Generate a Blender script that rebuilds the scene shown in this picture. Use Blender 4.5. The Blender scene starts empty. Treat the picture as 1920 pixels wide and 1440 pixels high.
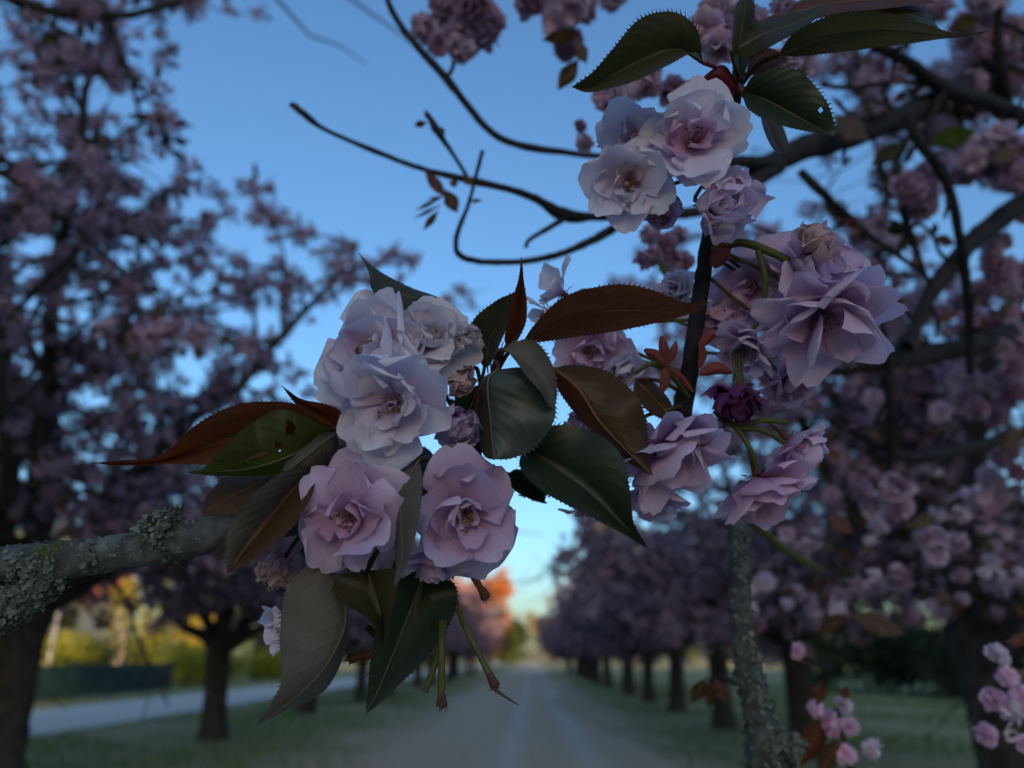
import bpy, math, random
import numpy as np
from mathutils import Vector, Matrix

R_ = math.radians
scene = bpy.context.scene
COL = scene.collection

# ------------------------------------------------------------------ camera
PITCH, YAW, CAM_H = 20.4, 1.55, 1.30
FPX = 26.0 / 36.0 * 1920.0            # focal length in photo pixels
cam_data = bpy.data.cameras.new('camera')
cam = bpy.data.objects.new('camera', cam_data)
COL.objects.link(cam)
cam.location = (0, 0, CAM_H)
cam.rotation_euler = (R_(90 + PITCH), 0, R_(YAW))
cam_data.lens = 26.0
cam_data.sensor_width = 36.0
cam_data.clip_start = 0.02
cam_data.clip_end = 2000
cam_data.dof.use_dof = True
cam_data.dof.focus_distance = 0.292
cam_data.dof.aperture_fstop = 7.0
cam_data.dof.aperture_blades = 0
scene.camera = cam
CM = Matrix.Translation(cam.location) @ cam.rotation_euler.to_matrix().to_4x4()
CROT = cam.rotation_euler.to_matrix()

# ------------------------------------------------------------------ sky, sun, exposure
SUN_AZ, SUN_EL = 166.0, 5.5          # azimuth clockwise from the path direction (the sun sets behind the camera), elevation
world = bpy.data.worlds.new('World')
scene.world = world
world.use_nodes = True
wn = world.node_tree
wn.nodes.clear()
sky = wn.nodes.new('ShaderNodeTexSky')
sky.sky_type = 'NISHITA'
sky.sun_disc = False
sky.sun_elevation = R_(SUN_EL)
sky.sun_rotation = R_(SUN_AZ)
sky.air_density = 1.0
sky.dust_density = 1.8
sky.ozone_density = 3.3
bg = wn.nodes.new('ShaderNodeBackground')
bg.inputs['Strength'].default_value = 0.15
wo = wn.nodes.new('ShaderNodeOutputWorld')
wn.links.new(sky.outputs[0], bg.inputs['Color'])
wn.links.new(bg.outputs[0], wo.inputs['Surface'])

sun_data = bpy.data.lights.new('sun', 'SUN')
sun_data.energy = 5.0
sun_data.angle = R_(0.6)
sun_data.color = (1.0, 0.66, 0.36)
sun = bpy.data.objects.new('sun', sun_data)
COL.objects.link(sun)
sdir = Vector((math.sin(R_(SUN_AZ)) * math.cos(R_(SUN_EL)), math.cos(R_(SUN_AZ)) * math.cos(R_(SUN_EL)), math.sin(R_(SUN_EL))))
sun.rotation_euler = (-sdir).to_track_quat('-Z', 'Y').to_euler()
sun.location = (10, -40, 20)

scene.view_settings.view_transform = 'Standard'
scene.view_settings.look = 'None'
scene.view_settings.gamma = 1.0
scene.view_settings.use_curve_mapping = False
scene.view_settings.exposure = 1.52

cy = scene.cycles
cy.use_denoising = True
cy.max_bounces = 7
cy.diffuse_bounces = 4
cy.transmission_bounces = 5
cy.transparent_max_bounces = 6
cy.caustics_reflective = False
cy.caustics_refractive = False
cy.sample_clamp_indirect = 4.0

# ------------------------------------------------------------------ helpers
def at(px, py, d):
    """world point seen at photo pixel (px, py) at depth d metres"""
    return CM @ Vector(((px - 960) / FPX * d, -(py - 720) / FPX * d, -d))

def cdir(x, y, z):
    """direction given as right, up, towards the camera"""
    return (CROT @ Vector((x, y, z))).normalized()

def mesh_from(name, verts, faces, uv=None, mats=None, midx=None, smooth=True):
    """verts (n,3); faces (m,k) uniform array or list of tuples"""
    me = bpy.data.meshes.new(name)
    verts = np.asarray(verts, dtype=np.float32)
    if isinstance(faces, np.ndarray):
        nf, k = faces.shape
        loops = faces.astype(np.int32).ravel()
        starts = np.arange(nf, dtype=np.int32) * k
    else:
        nf = len(faces)
        lens = np.array([len(f) for f in faces], dtype=np.int32)
        loops = np.array([i for f in faces for i in f], dtype=np.int32)
        starts = np.concatenate([[0], np.cumsum(lens)[:-1]]).astype(np.int32)
    me.vertices.add(len(verts))
    me.vertices.foreach_set('co', verts.ravel())
    me.loops.add(len(loops))
    me.loops.foreach_set('vertex_index', loops)
    me.polygons.add(nf)
    me.polygons.foreach_set('loop_start', starts)
    if uv is not None:
        l = me.uv_layers.new(name='UVMap')
        l.data.foreach_set('uv', np.asarray(uv, dtype=np.float32)[loops].ravel())
    for m in (mats or []):
        me.materials.append(m)
    if midx is not None:
        me.polygons.foreach_set('material_index', np.asarray(midx, dtype=np.int32))
    me.polygons.foreach_set('use_smooth', np.full(nf, smooth, dtype=bool))
    me.update()
    me.validate()
    return me

WM = {}                                 # world matrix of each object
def put(name, me, parent=None, mw=None, mat=None):
    o = bpy.data.objects.new(name, me)
    COL.objects.link(o)
    mw = mw or Matrix.Identity(4)
    WM[o] = mw
    if parent is not None:
        o.parent = parent
        o.matrix_basis = WM[parent].inverted() @ mw
    else:
        o.matrix_basis = mw
    if mat is not None and me is not None:
        if len(me.materials) == 0:
            me.materials.append(mat)
        o.material_slots[0].link = 'OBJECT'
        o.material_slots[0].material = mat
    return o

def tag(o, label, cat, group=None, kind=None):
    o['label'] = label
    o['category'] = cat
    if group: o['group'] = group
    if kind: o['kind'] = kind
    return o

def thing(name, loc, label, cat, group=None):
    o = put(name, None, None, Matrix.Translation(Vector(loc)))
    o.empty_display_size = 0.05
    return tag(o, label, cat, group)

def catmull(pts, n):
    """n samples along a Catmull-Rom curve through rows of pts, even in arc length"""
    P = np.asarray(pts, dtype=float)
    if len(P) == 2:
        t = np.linspace(0, 1, n)[:, None]
        return P[0] * (1 - t) + P[1] * t
    Q = np.vstack([2 * P[0] - P[1], P, 2 * P[-1] - P[-2]])
    out = []
    for i in range(len(P) - 1):
        p0, p1, p2, p3 = Q[i], Q[i + 1], Q[i + 2], Q[i + 3]
        t = np.linspace(0, 1, 16, endpoint=(i == len(P) - 2))[:, None]
        out.append(0.5 * (2 * p1 + (p2 - p0) * t + (2 * p0 - 5 * p1 + 4 * p2 - p3) * t ** 2 + (3 * p1 - p0 - 3 * p2 + p3) * t ** 3))
    C = np.vstack(out)
    L = np.concatenate([[0], np.cumsum(np.linalg.norm(np.diff(C[:, :3], axis=0), axis=1))])
    s = np.linspace(0, L[-1], n)
    return np.stack([np.interp(s, L, C[:, k]) for k in range(C.shape[1])], axis=1)

def tube(path, radii, sides=8, bump=0.0, rng=None):
    """(verts, quads) of a tube along path (n,3) with radii (n,)"""
    path = np.asarray(path, float); n = len(path)
    T = np.gradient(path, axis=0)
    T /= np.linalg.norm(T, axis=1)[:, None] + 1e-12
    up = np.array([0.13, 0.31, 0.94])
    if abs(T[0] @ up) > 0.9: up = np.array([1.0, 0.1, 0])
    N = np.zeros_like(path)
    v = up - T[0] * (up @ T[0]); N[0] = v / np.linalg.norm(v)
    for i in range(1, n):
        v = N[i - 1] - T[i] * (N[i - 1] @ T[i]); N[i] = v / (np.linalg.norm(v) + 1e-12)
    B = np.cross(T, N)
    a = np.arange(sides) * 2 * math.pi / sides
    r = np.asarray(radii, float)[:, None] * np.ones((1, sides))
    if bump and rng is not None:
        f = rng.normal(0, 1, (n, sides))
        for _ in range(1):
            f = (f + np.roll(f, 1, 1) + np.roll(f, -1, 1)) / 2.2
        r = r * (1 + bump * f)
    V = path[:, None, :] + r[:, :, None] * (np.cos(a)[None, :, None] * N[:, None, :] + np.sin(a)[None, :, None] * B[:, None, :])
    V = V.reshape(-1, 3)
    i = np.arange(n - 1)[:, None] * sides; j = np.arange(sides)[None, :]; j2 = (j + 1) % sides
    F = np.stack([i + j, i + j2, i + sides + j2, i + sides + j], axis=-1).reshape(-1, 4)
    return V, F

def join(parts):
    V, F, o = [], [], 0
    for v, f in parts:
        V.append(v); F.append(np.asarray(f) + o); o += len(v)
    return np.vstack(V), np.vstack(F)

# ------------------------------------------------------------------ materials
class NB:
    def __init__(self, name):
        self.m = bpy.data.materials.new(name)
        self.m.use_nodes = True
        self.t = self.m.node_tree
        self.t.nodes.clear()
        self.out = self.t.nodes.new('ShaderNodeOutputMaterial')
    def n(self, typ, **kw):
        nd = self.t.nodes.new(typ)
        for k, v in kw.items():
            if k.startswith('i_'):
                key = k[2:]
                nd.inputs[int(key) if key.isdigit() else key.replace('_', ' ')].default_value = v
            else:
                setattr(nd, k, v)
        return nd
    def l(self, a, b): self.t.links.new(a, b)
    def math(self, op, a, b=None, clamp=False):
        nd = self.n('ShaderNodeMath', operation=op, use_clamp=clamp)
        for i, x in enumerate([a, b]):
            if x is None: continue
            if isinstance(x, (int, float)): nd.inputs[i].default_value = x
            else: self.l(x, nd.inputs[i])
        return nd.outputs[0]
    def mix(self, fac, a, b):
        nd = self.n('ShaderNodeMix', data_type='RGBA')
        for s, x in ((nd.inputs[0], fac), (nd.inputs[6], a), (nd.inputs[7], b)):
            if isinstance(x, (int, float)): s.default_value = x
            elif isinstance(x, tuple): s.default_value = (*x, 1)
            else: self.l(x, s)
        return nd.outputs[2]
    def noise(self, scale, detail=4, rough=0.55, vec=None):
        nd = self.n('ShaderNodeTexNoise')
        nd.inputs['Scale'].default_value = scale
        nd.inputs['Detail'].default_value = detail
        nd.inputs['Roughness'].default_value = rough
        if vec is None:
            tc = self.n('ShaderNodeTexCoord'); vec = tc.outputs['Object']
        self.l(vec, nd.inputs['Vector'])
        return nd.outputs['Fac']
    def ramp(self, fac, stops):
        nd = self.n('ShaderNodeValToRGB')
        e = nd.color_ramp.elements
        while len(e) < len(stops): e.new(0.5)
        for x, (p, c) in zip(e, stops):
            x.position = p; x.color = (*c, 1)
        self.l(fac, nd.inputs[0])
        return nd.outputs[0]
    def bump(self, h, strength=0.3, dist=0.01):
        nd = self.n('ShaderNodeBump')
        nd.inputs['Strength'].default_value = strength
        nd.inputs['Distance'].default_value = dist
        self.l(h, nd.inputs['Height'])
        return nd.outputs[0]
    def surf(self, col, rough=0.8, trans=0.0, tcol=None, normal=None, spec=0.3):
        p = self.n('ShaderNodeBsdfPrincipled')
        p.inputs['Roughness'].default_value = rough
        p.inputs['Specular IOR Level'].default_value = spec
        if isinstance(col, tuple): p.inputs['Base Color'].default_value = (*col, 1)
        else: self.l(col, p.inputs['Base Color'])
        if normal is not None: self.l(normal, p.inputs['Normal'])
        if trans > 0:
            t = self.n('ShaderNodeBsdfTranslucent')
            tc = tcol if tcol is not None else col
            if isinstance(tc, tuple): t.inputs['Color'].default_value = (*tc, 1)
            else: self.l(tc, t.inputs['Color'])
            if normal is not None: self.l(normal, t.inputs['Normal'])
            mx = self.n('ShaderNodeMixShader'); mx.inputs[0].default_value = trans
            self.l(p.outputs[0], mx.inputs[1]); self.l(t.outputs[0], mx.inputs[2])
            self.l(mx.outputs[0], self.out.inputs['Surface'])
        else:
            self.l(p.outputs[0], self.out.inputs['Surface'])
        return self.m

def mat_petal(name, base, mid, tip, trans=0.42, veins=0.1, blotch=None):
    b = NB(name)
    uv = b.n('ShaderNodeUVMap'); sx = b.n('ShaderNodeSeparateXYZ'); b.l(uv.outputs[0], sx.inputs[0])
    oi = b.n('ShaderNodeObjectInfo')
    rnd = oi.outputs['Random']
    # position along the petal with a little fingering between the colours
    cmb = b.n('ShaderNodeCombineXYZ')
    b.l(b.math('MULTIPLY', sx.outputs[0], 26.0), cmb.inputs[0]); b.l(b.math('MULTIPLY', sx.outputs[1], 2.0), cmb.inputs[1])
    b.l(b.math('MULTIPLY', rnd, 40.0), cmb.inputs[2])
    vn = b.noise(1.0, 3, 0.6, cmb.outputs[0])
    u = b.math('ADD', sx.outputs[1], b.math('MULTIPLY', b.math('SUBTRACT', vn, 0.5), 0.22))
    col = b.ramp(u, [(0.0, base), (0.38, mid), (0.95, tip)])
    col = b.mix(b.math('MULTIPLY', b.math('SUBTRACT', vn, 0.35, True), veins * 4), col, tuple(x * 0.78 for x in mid))
    col = b.mix(b.math('MULTIPLY', rnd, 0.3), col, mid)
    if blotch:
        bn = b.noise(90, 3)
        col = b.mix(b.math('MULTIPLY', b.math('SUBTRACT', bn, 0.55, True), 6, True), col, blotch)
    nrm = b.bump(vn, 0.25, 0.002)
    return b.surf(col, 0.65, trans, None, nrm, 0.15)

def mat_leaf(name, face, face2, vein, trans=0.3, tcol=None, rough=0.5, spec=0.35):
    b = NB(name)
    uv = b.n('ShaderNodeUVMap'); sx = b.n('ShaderNodeSeparateXYZ'); b.l(uv.outputs[0], sx.inputs[0])
    v, u = sx.outputs[0], sx.outputs[1]
    a = b.math('ABSOLUTE', b.math('SUBTRACT', b.math('MULTIPLY', v, 2.0), 1.0))
    jit = b.noise(60, 2)
    t = b.math('SUBTRACT', b.math('MULTIPLY', u, 10.0), b.math('MULTIPLY', b.math('POWER', a, 1.15), 3.6))
    t = b.math('ADD', t, b.math('MULTIPLY', jit, 0.5))
    fr = b.math('ABSOLUTE', b.math('SUBTRACT', b.math('FRACT', t), 0.5))      # 0 at a vein
    side = b.math('SUBTRACT', 1.0, b.math('MULTIPLY', fr, 20.0), True)
    side = b.math('MULTIPLY', side, b.math('SUBTRACT', 1.05, a, True))
    mid = b.math('SUBTRACT', 1.0, b.math('MULTIPLY', a, 22.0), True)
    net = b.n('ShaderNodeTexVoronoi', feature='DISTANCE_TO_EDGE'); net.inputs['Scale'].default_value = 420
    tc = b.n('ShaderNodeTexCoord'); b.l(tc.outputs['Object'], net.inputs['Vector'])
    nt = b.math('SUBTRACT', 1.0, b.math('MULTIPLY', net.outputs['Distance'], 9.0), True)
    vm = b.math('MAXIMUM', b.math('MULTIPLY', side, 0.75), mid)
    n1 = b.noise(70, 4)
    col = b.mix(b.math('MULTIPLY', b.math('SUBTRACT', n1, 0.35, True), 3.2, True), face, face2)
    col = b.mix(b.math('MULTIPLY', nt, 0.12), col, vein)
    col = b.mix(b.math('MULTIPLY', vm, 0.8), col, vein)
    puff = b.math('SUBTRACT', b.math('MULTIPLY', fr, 0.9), b.math('MULTIPLY', vm, 0.5))
    nrm = b.bump(b.math('ADD', puff, b.math('MULTIPLY', n1, 0.3)), 0.2, 0.0012)
    tcl = b.mix(b.math('MULTIPLY', vm, 0.6), tcol or face, tuple(x * 1.4 for x in (tcol or face)))
    return b.surf(col, rough, trans, tcl, nrm, spec)

def mat_simple(name, c1, c2, scale=20, rough=0.85, bump=0.4, bdist=0.004, trans=0.0, tcol=None, spec=0.25, detail=5):
    b = NB(name)
    n = b.noise(scale, detail)
    col = b.ramp(n, [(0.3, c1), (0.7, c2)])
    return b.surf(col, rough, trans, tcol, b.bump(n, bump, bdist) if bump else None, spec)

M = {}
M['petal_white'] = mat_petal('petal_white', (0.56, 0.26, 0.46), (0.70, 0.60, 0.76), (0.78, 0.76, 0.86))
M['petal_pink'] = mat_petal('petal_pink', (0.52, 0.18, 0.40), (0.63, 0.43, 0.63), (0.69, 0.57, 0.75))
M['petal_rose'] = mat_petal('petal_rose', (0.46, 0.11, 0.29), (0.61, 0.34, 0.53), (0.69, 0.49, 0.65))
M['petal_wilted'] = mat_petal('petal_wilted', (0.30, 0.10, 0.16), (0.50, 0.30, 0.38), (0.60, 0.46, 0.44), 0.3, 0.2, (0.36, 0.20, 0.09))
M['petal_purple'] = mat_petal('petal_purple', (0.05, 0.008, 0.035), (0.10, 0.025, 0.085), (0.13, 0.04, 0.12), 0.25)
M['petal_spotted'] = mat_petal('petal_spotted', (0.54, 0.30, 0.44), (0.70, 0.62, 0.74), (0.76, 0.73, 0.80), 0.4, 0.1, (0.55, 0.40, 0.18))
M['leaf_red'] = mat_leaf('leaf_red', (0.080, 0.020, 0.009), (0.105, 0.036, 0.014), (0.20, 0.11, 0.07), 0.38, (0.24, 0.045, 0.012))
M['leaf_bronze'] = mat_leaf('leaf_bronze', (0.055, 0.028, 0.010), (0.075, 0.038, 0.012), (0.15, 0.10, 0.06), 0.34, (0.15, 0.06, 0.012))
M['leaf_green'] = mat_leaf('leaf_green', (0.040, 0.055, 0.008), (0.060, 0.060, 0.012), (0.14, 0.15, 0.05), 0.42, (0.16, 0.20, 0.012))
M['leaf_olive'] = mat_leaf('leaf_olive', (0.035, 0.032, 0.012), (0.048, 0.036, 0.014), (0.10, 0.09, 0.05), 0.32, (0.09, 0.07, 0.015))
M['leaf_dark'] = mat_leaf('leaf_dark', (0.016, 0.024, 0.014), (0.022, 0.030, 0.014), (0.045, 0.06, 0.035), 0.2, (0.05, 0.06, 0.01), 0.45, 0.4)
M['leaf_teal'] = mat_leaf('leaf_teal', (0.030, 0.046, 0.042), (0.045, 0.055, 0.045), (0.07, 0.085, 0.07), 0.2, (0.07, 0.07, 0.015), 0.42, 0.45)
M['leaf_grey'] = mat_leaf('leaf_grey', (0.085, 0.075, 0.060), (0.105, 0.088, 0.072), (0.19, 0.17, 0.145), 0.2, (0.12, 0.09, 0.05), 0.6, 0.3)
M['stalk_green'] = mat_simple('stalk_green', (0.06, 0.075, 0.02), (0.10, 0.10, 0.03), 120, 0.6, 0.1, 0.001, 0.15, (0.1, 0.12, 0.03))
M['stalk_red'] = mat_simple('stalk_red', (0.10, 0.03, 0.02), (0.15, 0.06, 0.035), 150, 0.6, 0.1, 0.001, 0.1, (0.16, 0.05, 0.03))
M['calyx'] = mat_simple('calyx', (0.13, 0.025, 0.025), (0.20, 0.05, 0.04), 160, 0.6, 0.15, 0.001, 0.25, (0.28, 0.05, 0.04))
M['husk'] = mat_simple('husk', (0.035, 0.018, 0.010), (0.10, 0.055, 0.03), 260, 0.8, 0.4, 0.001)
M['stamen'] = mat_simple('stamen', (0.42, 0.26, 0.30), (0.55, 0.36, 0.36), 200, 0.6, 0.0, 0.001, 0.2, (0.5, 0.3, 0.3))
M['anther'] = mat_simple('anther', (0.06, 0.03, 0.02), (0.30, 0.20, 0.07), 300, 0.8, 0.0)
M['bark_dark'] = mat_simple('bark_dark', (0.008, 0.007, 0.008), (0.030, 0.026, 0.026), 90, 0.85, 0.6, 0.004)
M['bark_tree'] = mat_simple('bark_tree', (0.020, 0.018, 0.017), (0.065, 0.058, 0.052), 9, 0.9, 0.8, 0.03)

def mat_bark_lichen():
    b = NB('bark_lichen')
    tc = b.n('ShaderNodeTexCoord')
    n1 = b.noise(110, 6, 0.65); n2 = b.noise(38, 4); n3 = b.noise(26, 3)
    col = b.ramp(n1, [(0.28, (0.020, 0.020, 0.020)), (0.5, (0.062, 0.064, 0.064)), (0.72, (0.14, 0.145, 0.14))])
    col = b.mix(b.math('MULTIPLY', b.math('SUBTRACT', n2, 0.56, True), 6, True), col, (0.055, 0.065, 0.014))
    col = b.mix(b.math('MULTIPLY', b.math('SUBTRACT', n3, 0.60, True), 7, True), col, (0.13, 0.15, 0.135))
    return b.surf(col, 0.85, 0, None, b.bump(n1, 0.9, 0.004), 0.25)
M['bark_lichen'] = mat_bark_lichen()
M['lichen'] = mat_simple('lichen', (0.06, 0.075, 0.06), (0.19, 0.215, 0.185), 300, 0.9, 0.3, 0.001, 0.12, (0.2, 0.22, 0.18))

M['crown_petal'] = mat_simple('crown_petal', (0.40, 0.27, 0.35), (0.60, 0.47, 0.55), 2.2, 0.7, 0, 0, 0.38, (0.55, 0.34, 0.48))
M['crown_petal_near'] = mat_simple('crown_petal_near', (0.36, 0.22, 0.31), (0.58, 0.44, 0.53), 14, 0.7, 0, 0, 0.38, (0.55, 0.32, 0.46))
M['crown_leaf'] = mat_simple('crown_leaf', (0.040, 0.020, 0.010), (0.06, 0.045, 0.014), 6, 0.6, 0, 0, 0.35, (0.10, 0.06, 0.015))
M['spring_leaf'] = mat_simple('spring_leaf', (0.14, 0.16, 0.018), (0.26, 0.26, 0.03), 1.2, 0.6, 0, 0, 0.5, (0.42, 0.40, 0.03))
M['yellow_leaf'] = mat_simple('yellow_leaf', (0.30, 0.27, 0.02), (0.46, 0.38, 0.04), 1.2, 0.6, 0, 0, 0.5, (0.70, 0.55, 0.04))
M['bush_leaf'] = mat_simple('bush_leaf', (0.025, 0.045, 0.012), (0.06, 0.09, 0.02), 2.0, 0.6, 0, 0, 0.35, (0.10, 0.14, 0.02))
M['dark_leaf'] = mat_simple('dark_leaf', (0.018, 0.030, 0.012), (0.04, 0.055, 0.02), 2.0, 0.6, 0, 0, 0.3, (0.06, 0.08, 0.02))
M['sun_tinted_leaf'] = mat_simple('sun_tinted_leaf', (0.30, 0.10, 0.03), (0.44, 0.17, 0.05), 0.8, 0.6, 0, 0, 0.4, (0.40, 0.16, 0.06))  # orange of the low sun put into the leaf colour
M['pale_leaf'] = mat_simple('pale_leaf', (0.16, 0.17, 0.12), (0.28, 0.27, 0.20), 1.0, 0.6, 0, 0, 0.45, (0.35, 0.32, 0.22))
M['fence'] = mat_simple('fence_paint', (0.010, 0.034, 0.030), (0.016, 0.048, 0.042), 3, 0.5, 0.05, 0.002)
M['metal'] = mat_simple('pole_metal', (0.22, 0.24, 0.25), (0.30, 0.32, 0.33), 8, 0.5, 0.05, 0.002)
M['wall'] = mat_simple('house_wall', (0.55, 0.50, 0.42), (0.66, 0.61, 0.52), 2, 0.9, 0.1, 0.01)
M['roof'] = mat_simple('house_roof', (0.16, 0.06, 0.035), (0.24, 0.09, 0.05), 5, 0.85, 0.2, 0.01)
M['glass'] = mat_simple('window_glass', (0.02, 0.025, 0.03), (0.03, 0.035, 0.04), 2, 0.1, 0, 0, spec=0.6)

def mat_ground():
    b = NB('grass_ground')
    n1 = b.noise(0.7, 6, 0.62); n2 = b.noise(7, 5, 0.7); n3 = b.noise(24, 4, 0.7)
    col = b.ramp(n2, [(0.3, (0.075, 0.115, 0.018)), (0.55, (0.140, 0.200, 0.030)), (0.8, (0.22, 0.235, 0.06))])
    col = b.mix(b.math('MULTIPLY', b.math('SUBTRACT', n1, 0.50, True), 4.2, True), col, (0.36, 0.29, 0.18))
    tc = b.n('ShaderNodeTexCoord'); sx = b.n('ShaderNodeSeparateXYZ'); b.l(tc.outputs['Object'], sx.inputs[0])
    # trodden earth shoulders beside the path
    wx = b.math('ADD', b.math('ABSOLUTE', b.math('ADD', sx.outputs[0], 0.7)), b.math('MULTIPLY', b.math('SUBTRACT', n1, 0.5), 6.5))
    sh = b.math('SUBTRACT', 1.0, b.math('MULTIPLY', b.math('SUBTRACT', wx, 2.2, True), 0.55), True)
    col = b.mix(b.math('MULTIPLY', sh, 0.92), col, (0.50, 0.39, 0.25))
    col = b.mix(b.math('MULTIPLY', b.math('SUBTRACT', n3, 0.58, True), 4, True), col, (0.40, 0.34, 0.33))
    return b.surf(col, 0.95, 0, None, b.bump(n3, 0.6, 0.03), 0.1)
def mat_path():
    b = NB('path_dirt')
    tc = b.n('ShaderNodeTexCoord'); sx = b.n('ShaderNodeSeparateXYZ'); b.l(tc.outputs['Object'], sx.inputs[0])
    n1 = b.noise(1.1, 6, 0.65); n2 = b.noise(11, 5, 0.7)
    wob = b.math('ADD', sx.outputs[0], b.math('MULTIPLY', b.math('SUBTRACT', n1, 0.5), 0.9))
    # two worn wheel tracks
    tr = None
    for c in (-0.35, 0.75):
        k = b.math('SUBTRACT', 1.0, b.math('MULTIPLY', b.math('ABSOLUTE', b.math('SUBTRACT', wob, c)), 3.2), True)
        tr = k if tr is None else b.math('MAXIMUM', tr, k)
    col = b.ramp(n2, [(0.3, (0.44, 0.335, 0.22)), (0.7, (0.63, 0.50, 0.35))])
    col = b.mix(b.math('MULTIPLY', b.math('SUBTRACT', n1, 0.48, True), 2.5, True), col, (0.50, 0.37, 0.22))
    col = b.mix(b.math('MULTIPLY', tr, 0.75), col, (0.60, 0.54, 0.46))
    return b.surf(col, 0.95, 0, None, b.bump(n2, 0.5, 0.02), 0.1)
M['ground'] = mat_ground()
M['path'] = mat_path()
M['road'] = mat_simple('road_asphalt', (0.54, 0.49, 0.42), (0.62, 0.57, 0.49), 3, 0.85, 0.2, 0.01)

# ================================================================== the setting
def struct(name, me, mat):
    o = put(name, me, None, None, mat)
    o['kind'] = 'structure'
    return o

def sheet(name, x0, x1, ys, z, mat, wob=0.0, seed=0, crown=0.0):
    """a strip along y with an uneven border"""
    rng = np.random.default_rng(seed)
    nx = 9
    V = []
    wl = np.cumsum(rng.normal(0, wob, len(ys))); wr = np.cumsum(rng.normal(0, wob, len(ys)))
    wl -= np.linspace(wl[0], wl[-1], len(ys)); wr -= np.linspace(wr[0], wr[-1], len(ys))
    for i, y in enumerate(ys):
        for j in range(nx):
            t = j / (nx - 1)
            x = (x0 + wl[i]) * (1 - t) + (x1 + wr[i]) * t
            V.append((x, y, z + crown * (1 - (2 * t - 1) ** 2)))
    i = np.arange(len(ys) - 1)[:, None] * nx; j = np.arange(nx - 1)[None, :]
    F = np.stack([i + j, i + j + 1, i + nx + j + 1, i + nx + j], -1).reshape(-1, 4)
    return struct(name, mesh_from(name, V, F), mat)

gx = np.concatenate([np.linspace(-600, -40, 12), np.linspace(-36, 36, 73), np.linspace(40, 600, 12)])
gy = np.concatenate([np.linspace(-200, -10, 8), np.linspace(-8, 60, 80), np.linspace(64, 900, 18)])
GX, GY = np.meshgrid(gx, gy)
def ground_z(x, y):
    return 0.035 * np.sin(x * 0.9 + 0.6 * np.sin(y * 0.31)) * np.sin(y * 0.37) * np.clip((np.abs(np.asarray(x) - 0.1) - 2.6) / 2, 0, 1) * (np.asarray(x) > -8.0)
V = np.stack([GX, GY, ground_z(GX, GY)], -1).reshape(-1, 3)
i = np.arange(len(gy) - 1)[:, None] * len(gx); j = np.arange(len(gx) - 1)[None, :]
F = np.stack([i + j, i + j + 1, i + len(gx) + j + 1, i + len(gx) + j], -1).reshape(-1, 4)
struct('ground', mesh_from('ground', V, F), M['ground'])
sheet('dirt_path', -1.9, 1.25, np.concatenate([np.linspace(-8, 70, 160), np.linspace(74, 260, 14)]), 0.012, M['path'], 0.11, 3, 0.012)
sheet('road', -13.4, -8.9, np.concatenate([np.linspace(-40, 260, 40)]), 0.02, M['road'], 0.0, 4, 0.03)

# loose grass and fallen petals: nobody could count them
def scatter_blades(n, seed):
    rng = np.random.default_rng(seed)
    y = 3 + 42 * rng.random(n) ** 1.5
    x = rng.uniform(-8.6, 16, n)
    patch = np.sin(x * 1.3 + 2 * np.sin(y * .5)) + np.sin(y * 0.9 + x * .4)
    keep = (np.abs(x + 0.3) > 2.1 + 3.0 * rng.random(n) ** 2) & (patch > -0.5)
    x, y = x[keep], y[keep]; n = len(x)
    z = ground_z(x, y)
    h = rng.uniform(0.05, 0.15, n); a = rng.uniform(0, 2 * math.pi, n); w = rng.uniform(0.006, 0.014, n)
    lx, ly = rng.normal(0, 0.05, n), rng.normal(0, 0.05, n)
    V = np.zeros((n, 3, 3))
    V[:, 0] = np.stack([x - w * np.cos(a), y - w * np.sin(a), z - .01], -1)
    V[:, 1] = np.stack([x + w * np.cos(a), y + w * np.sin(a), z - .01], -1)
    V[:, 2] = np.stack([x + lx, y + ly, z + h], -1)
    return V.reshape(-1, 3), np.arange(3 * n).reshape(-1, 3)
V, F = scatter_blades(90000, 5)
M['blade'] = mat_simple('grass_blade', (0.085, 0.155, 0.020), (0.16, 0.24, 0.040), 1.5, 0.7, 0, 0, 0.3, (0.07, 0.12, 0.02))
o = put('grass', mesh_from('grass', V, F, smooth=False), None, None, M['blade'])
tag(o, 'short green spring grass on both sides of the dirt path', 'grass', None, 'stuff')

rng = np.random.default_rng(8)
n = 16000
y = 3 + 40 * rng.random(n) ** 1.4; x = rng.uniform(-8.5, 10, n)
s = rng.uniform(0.012, 0.026, n); a = rng.uniform(0, 6.28, n); z = np.maximum(ground_z(x, y), 0) + rng.uniform(0.018, 0.05, n)
V = np.zeros((n, 4, 3))
for k in range(4):
    aa = a + k * math.pi / 2
    V[:, k] = np.stack([x + s * np.cos(aa), y + s * np.sin(aa), z + rng.normal(0, .005, n)], -1)
M['fallen'] = mat_simple('fallen_petal', (0.40, 0.30, 0.33), (0.60, 0.50, 0.54), 4, 0.8, 0, 0)
o = put('fallen_petals', mesh_from('fallen_petals', V.reshape(-1, 3), np.arange(4 * n).reshape(-1, 4), smooth=False), None, None, M['fallen'])
tag(o, 'pale fallen cherry petals strewn over path and grass', 'petals', None, 'stuff')
# ================================================================== trees
def rot_rand(rng, n):
    q = rng.normal(size=(n, 4)); q /= np.linalg.norm(q, axis=1)[:, None]
    w, x, y, z = q.T
    return np.stack([np.stack([1 - 2 * (y * y + z * z), 2 * (x * y - z * w), 2 * (x * z + y * w)], -1),
                     np.stack([2 * (x * y + z * w), 1 - 2 * (x * x + z * z), 2 * (y * z - x * w)], -1),
                     np.stack([2 * (x * z - y * w), 2 * (y * z + x * w), 1 - 2 * (x * x + y * y)], -1)], 1)

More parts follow.
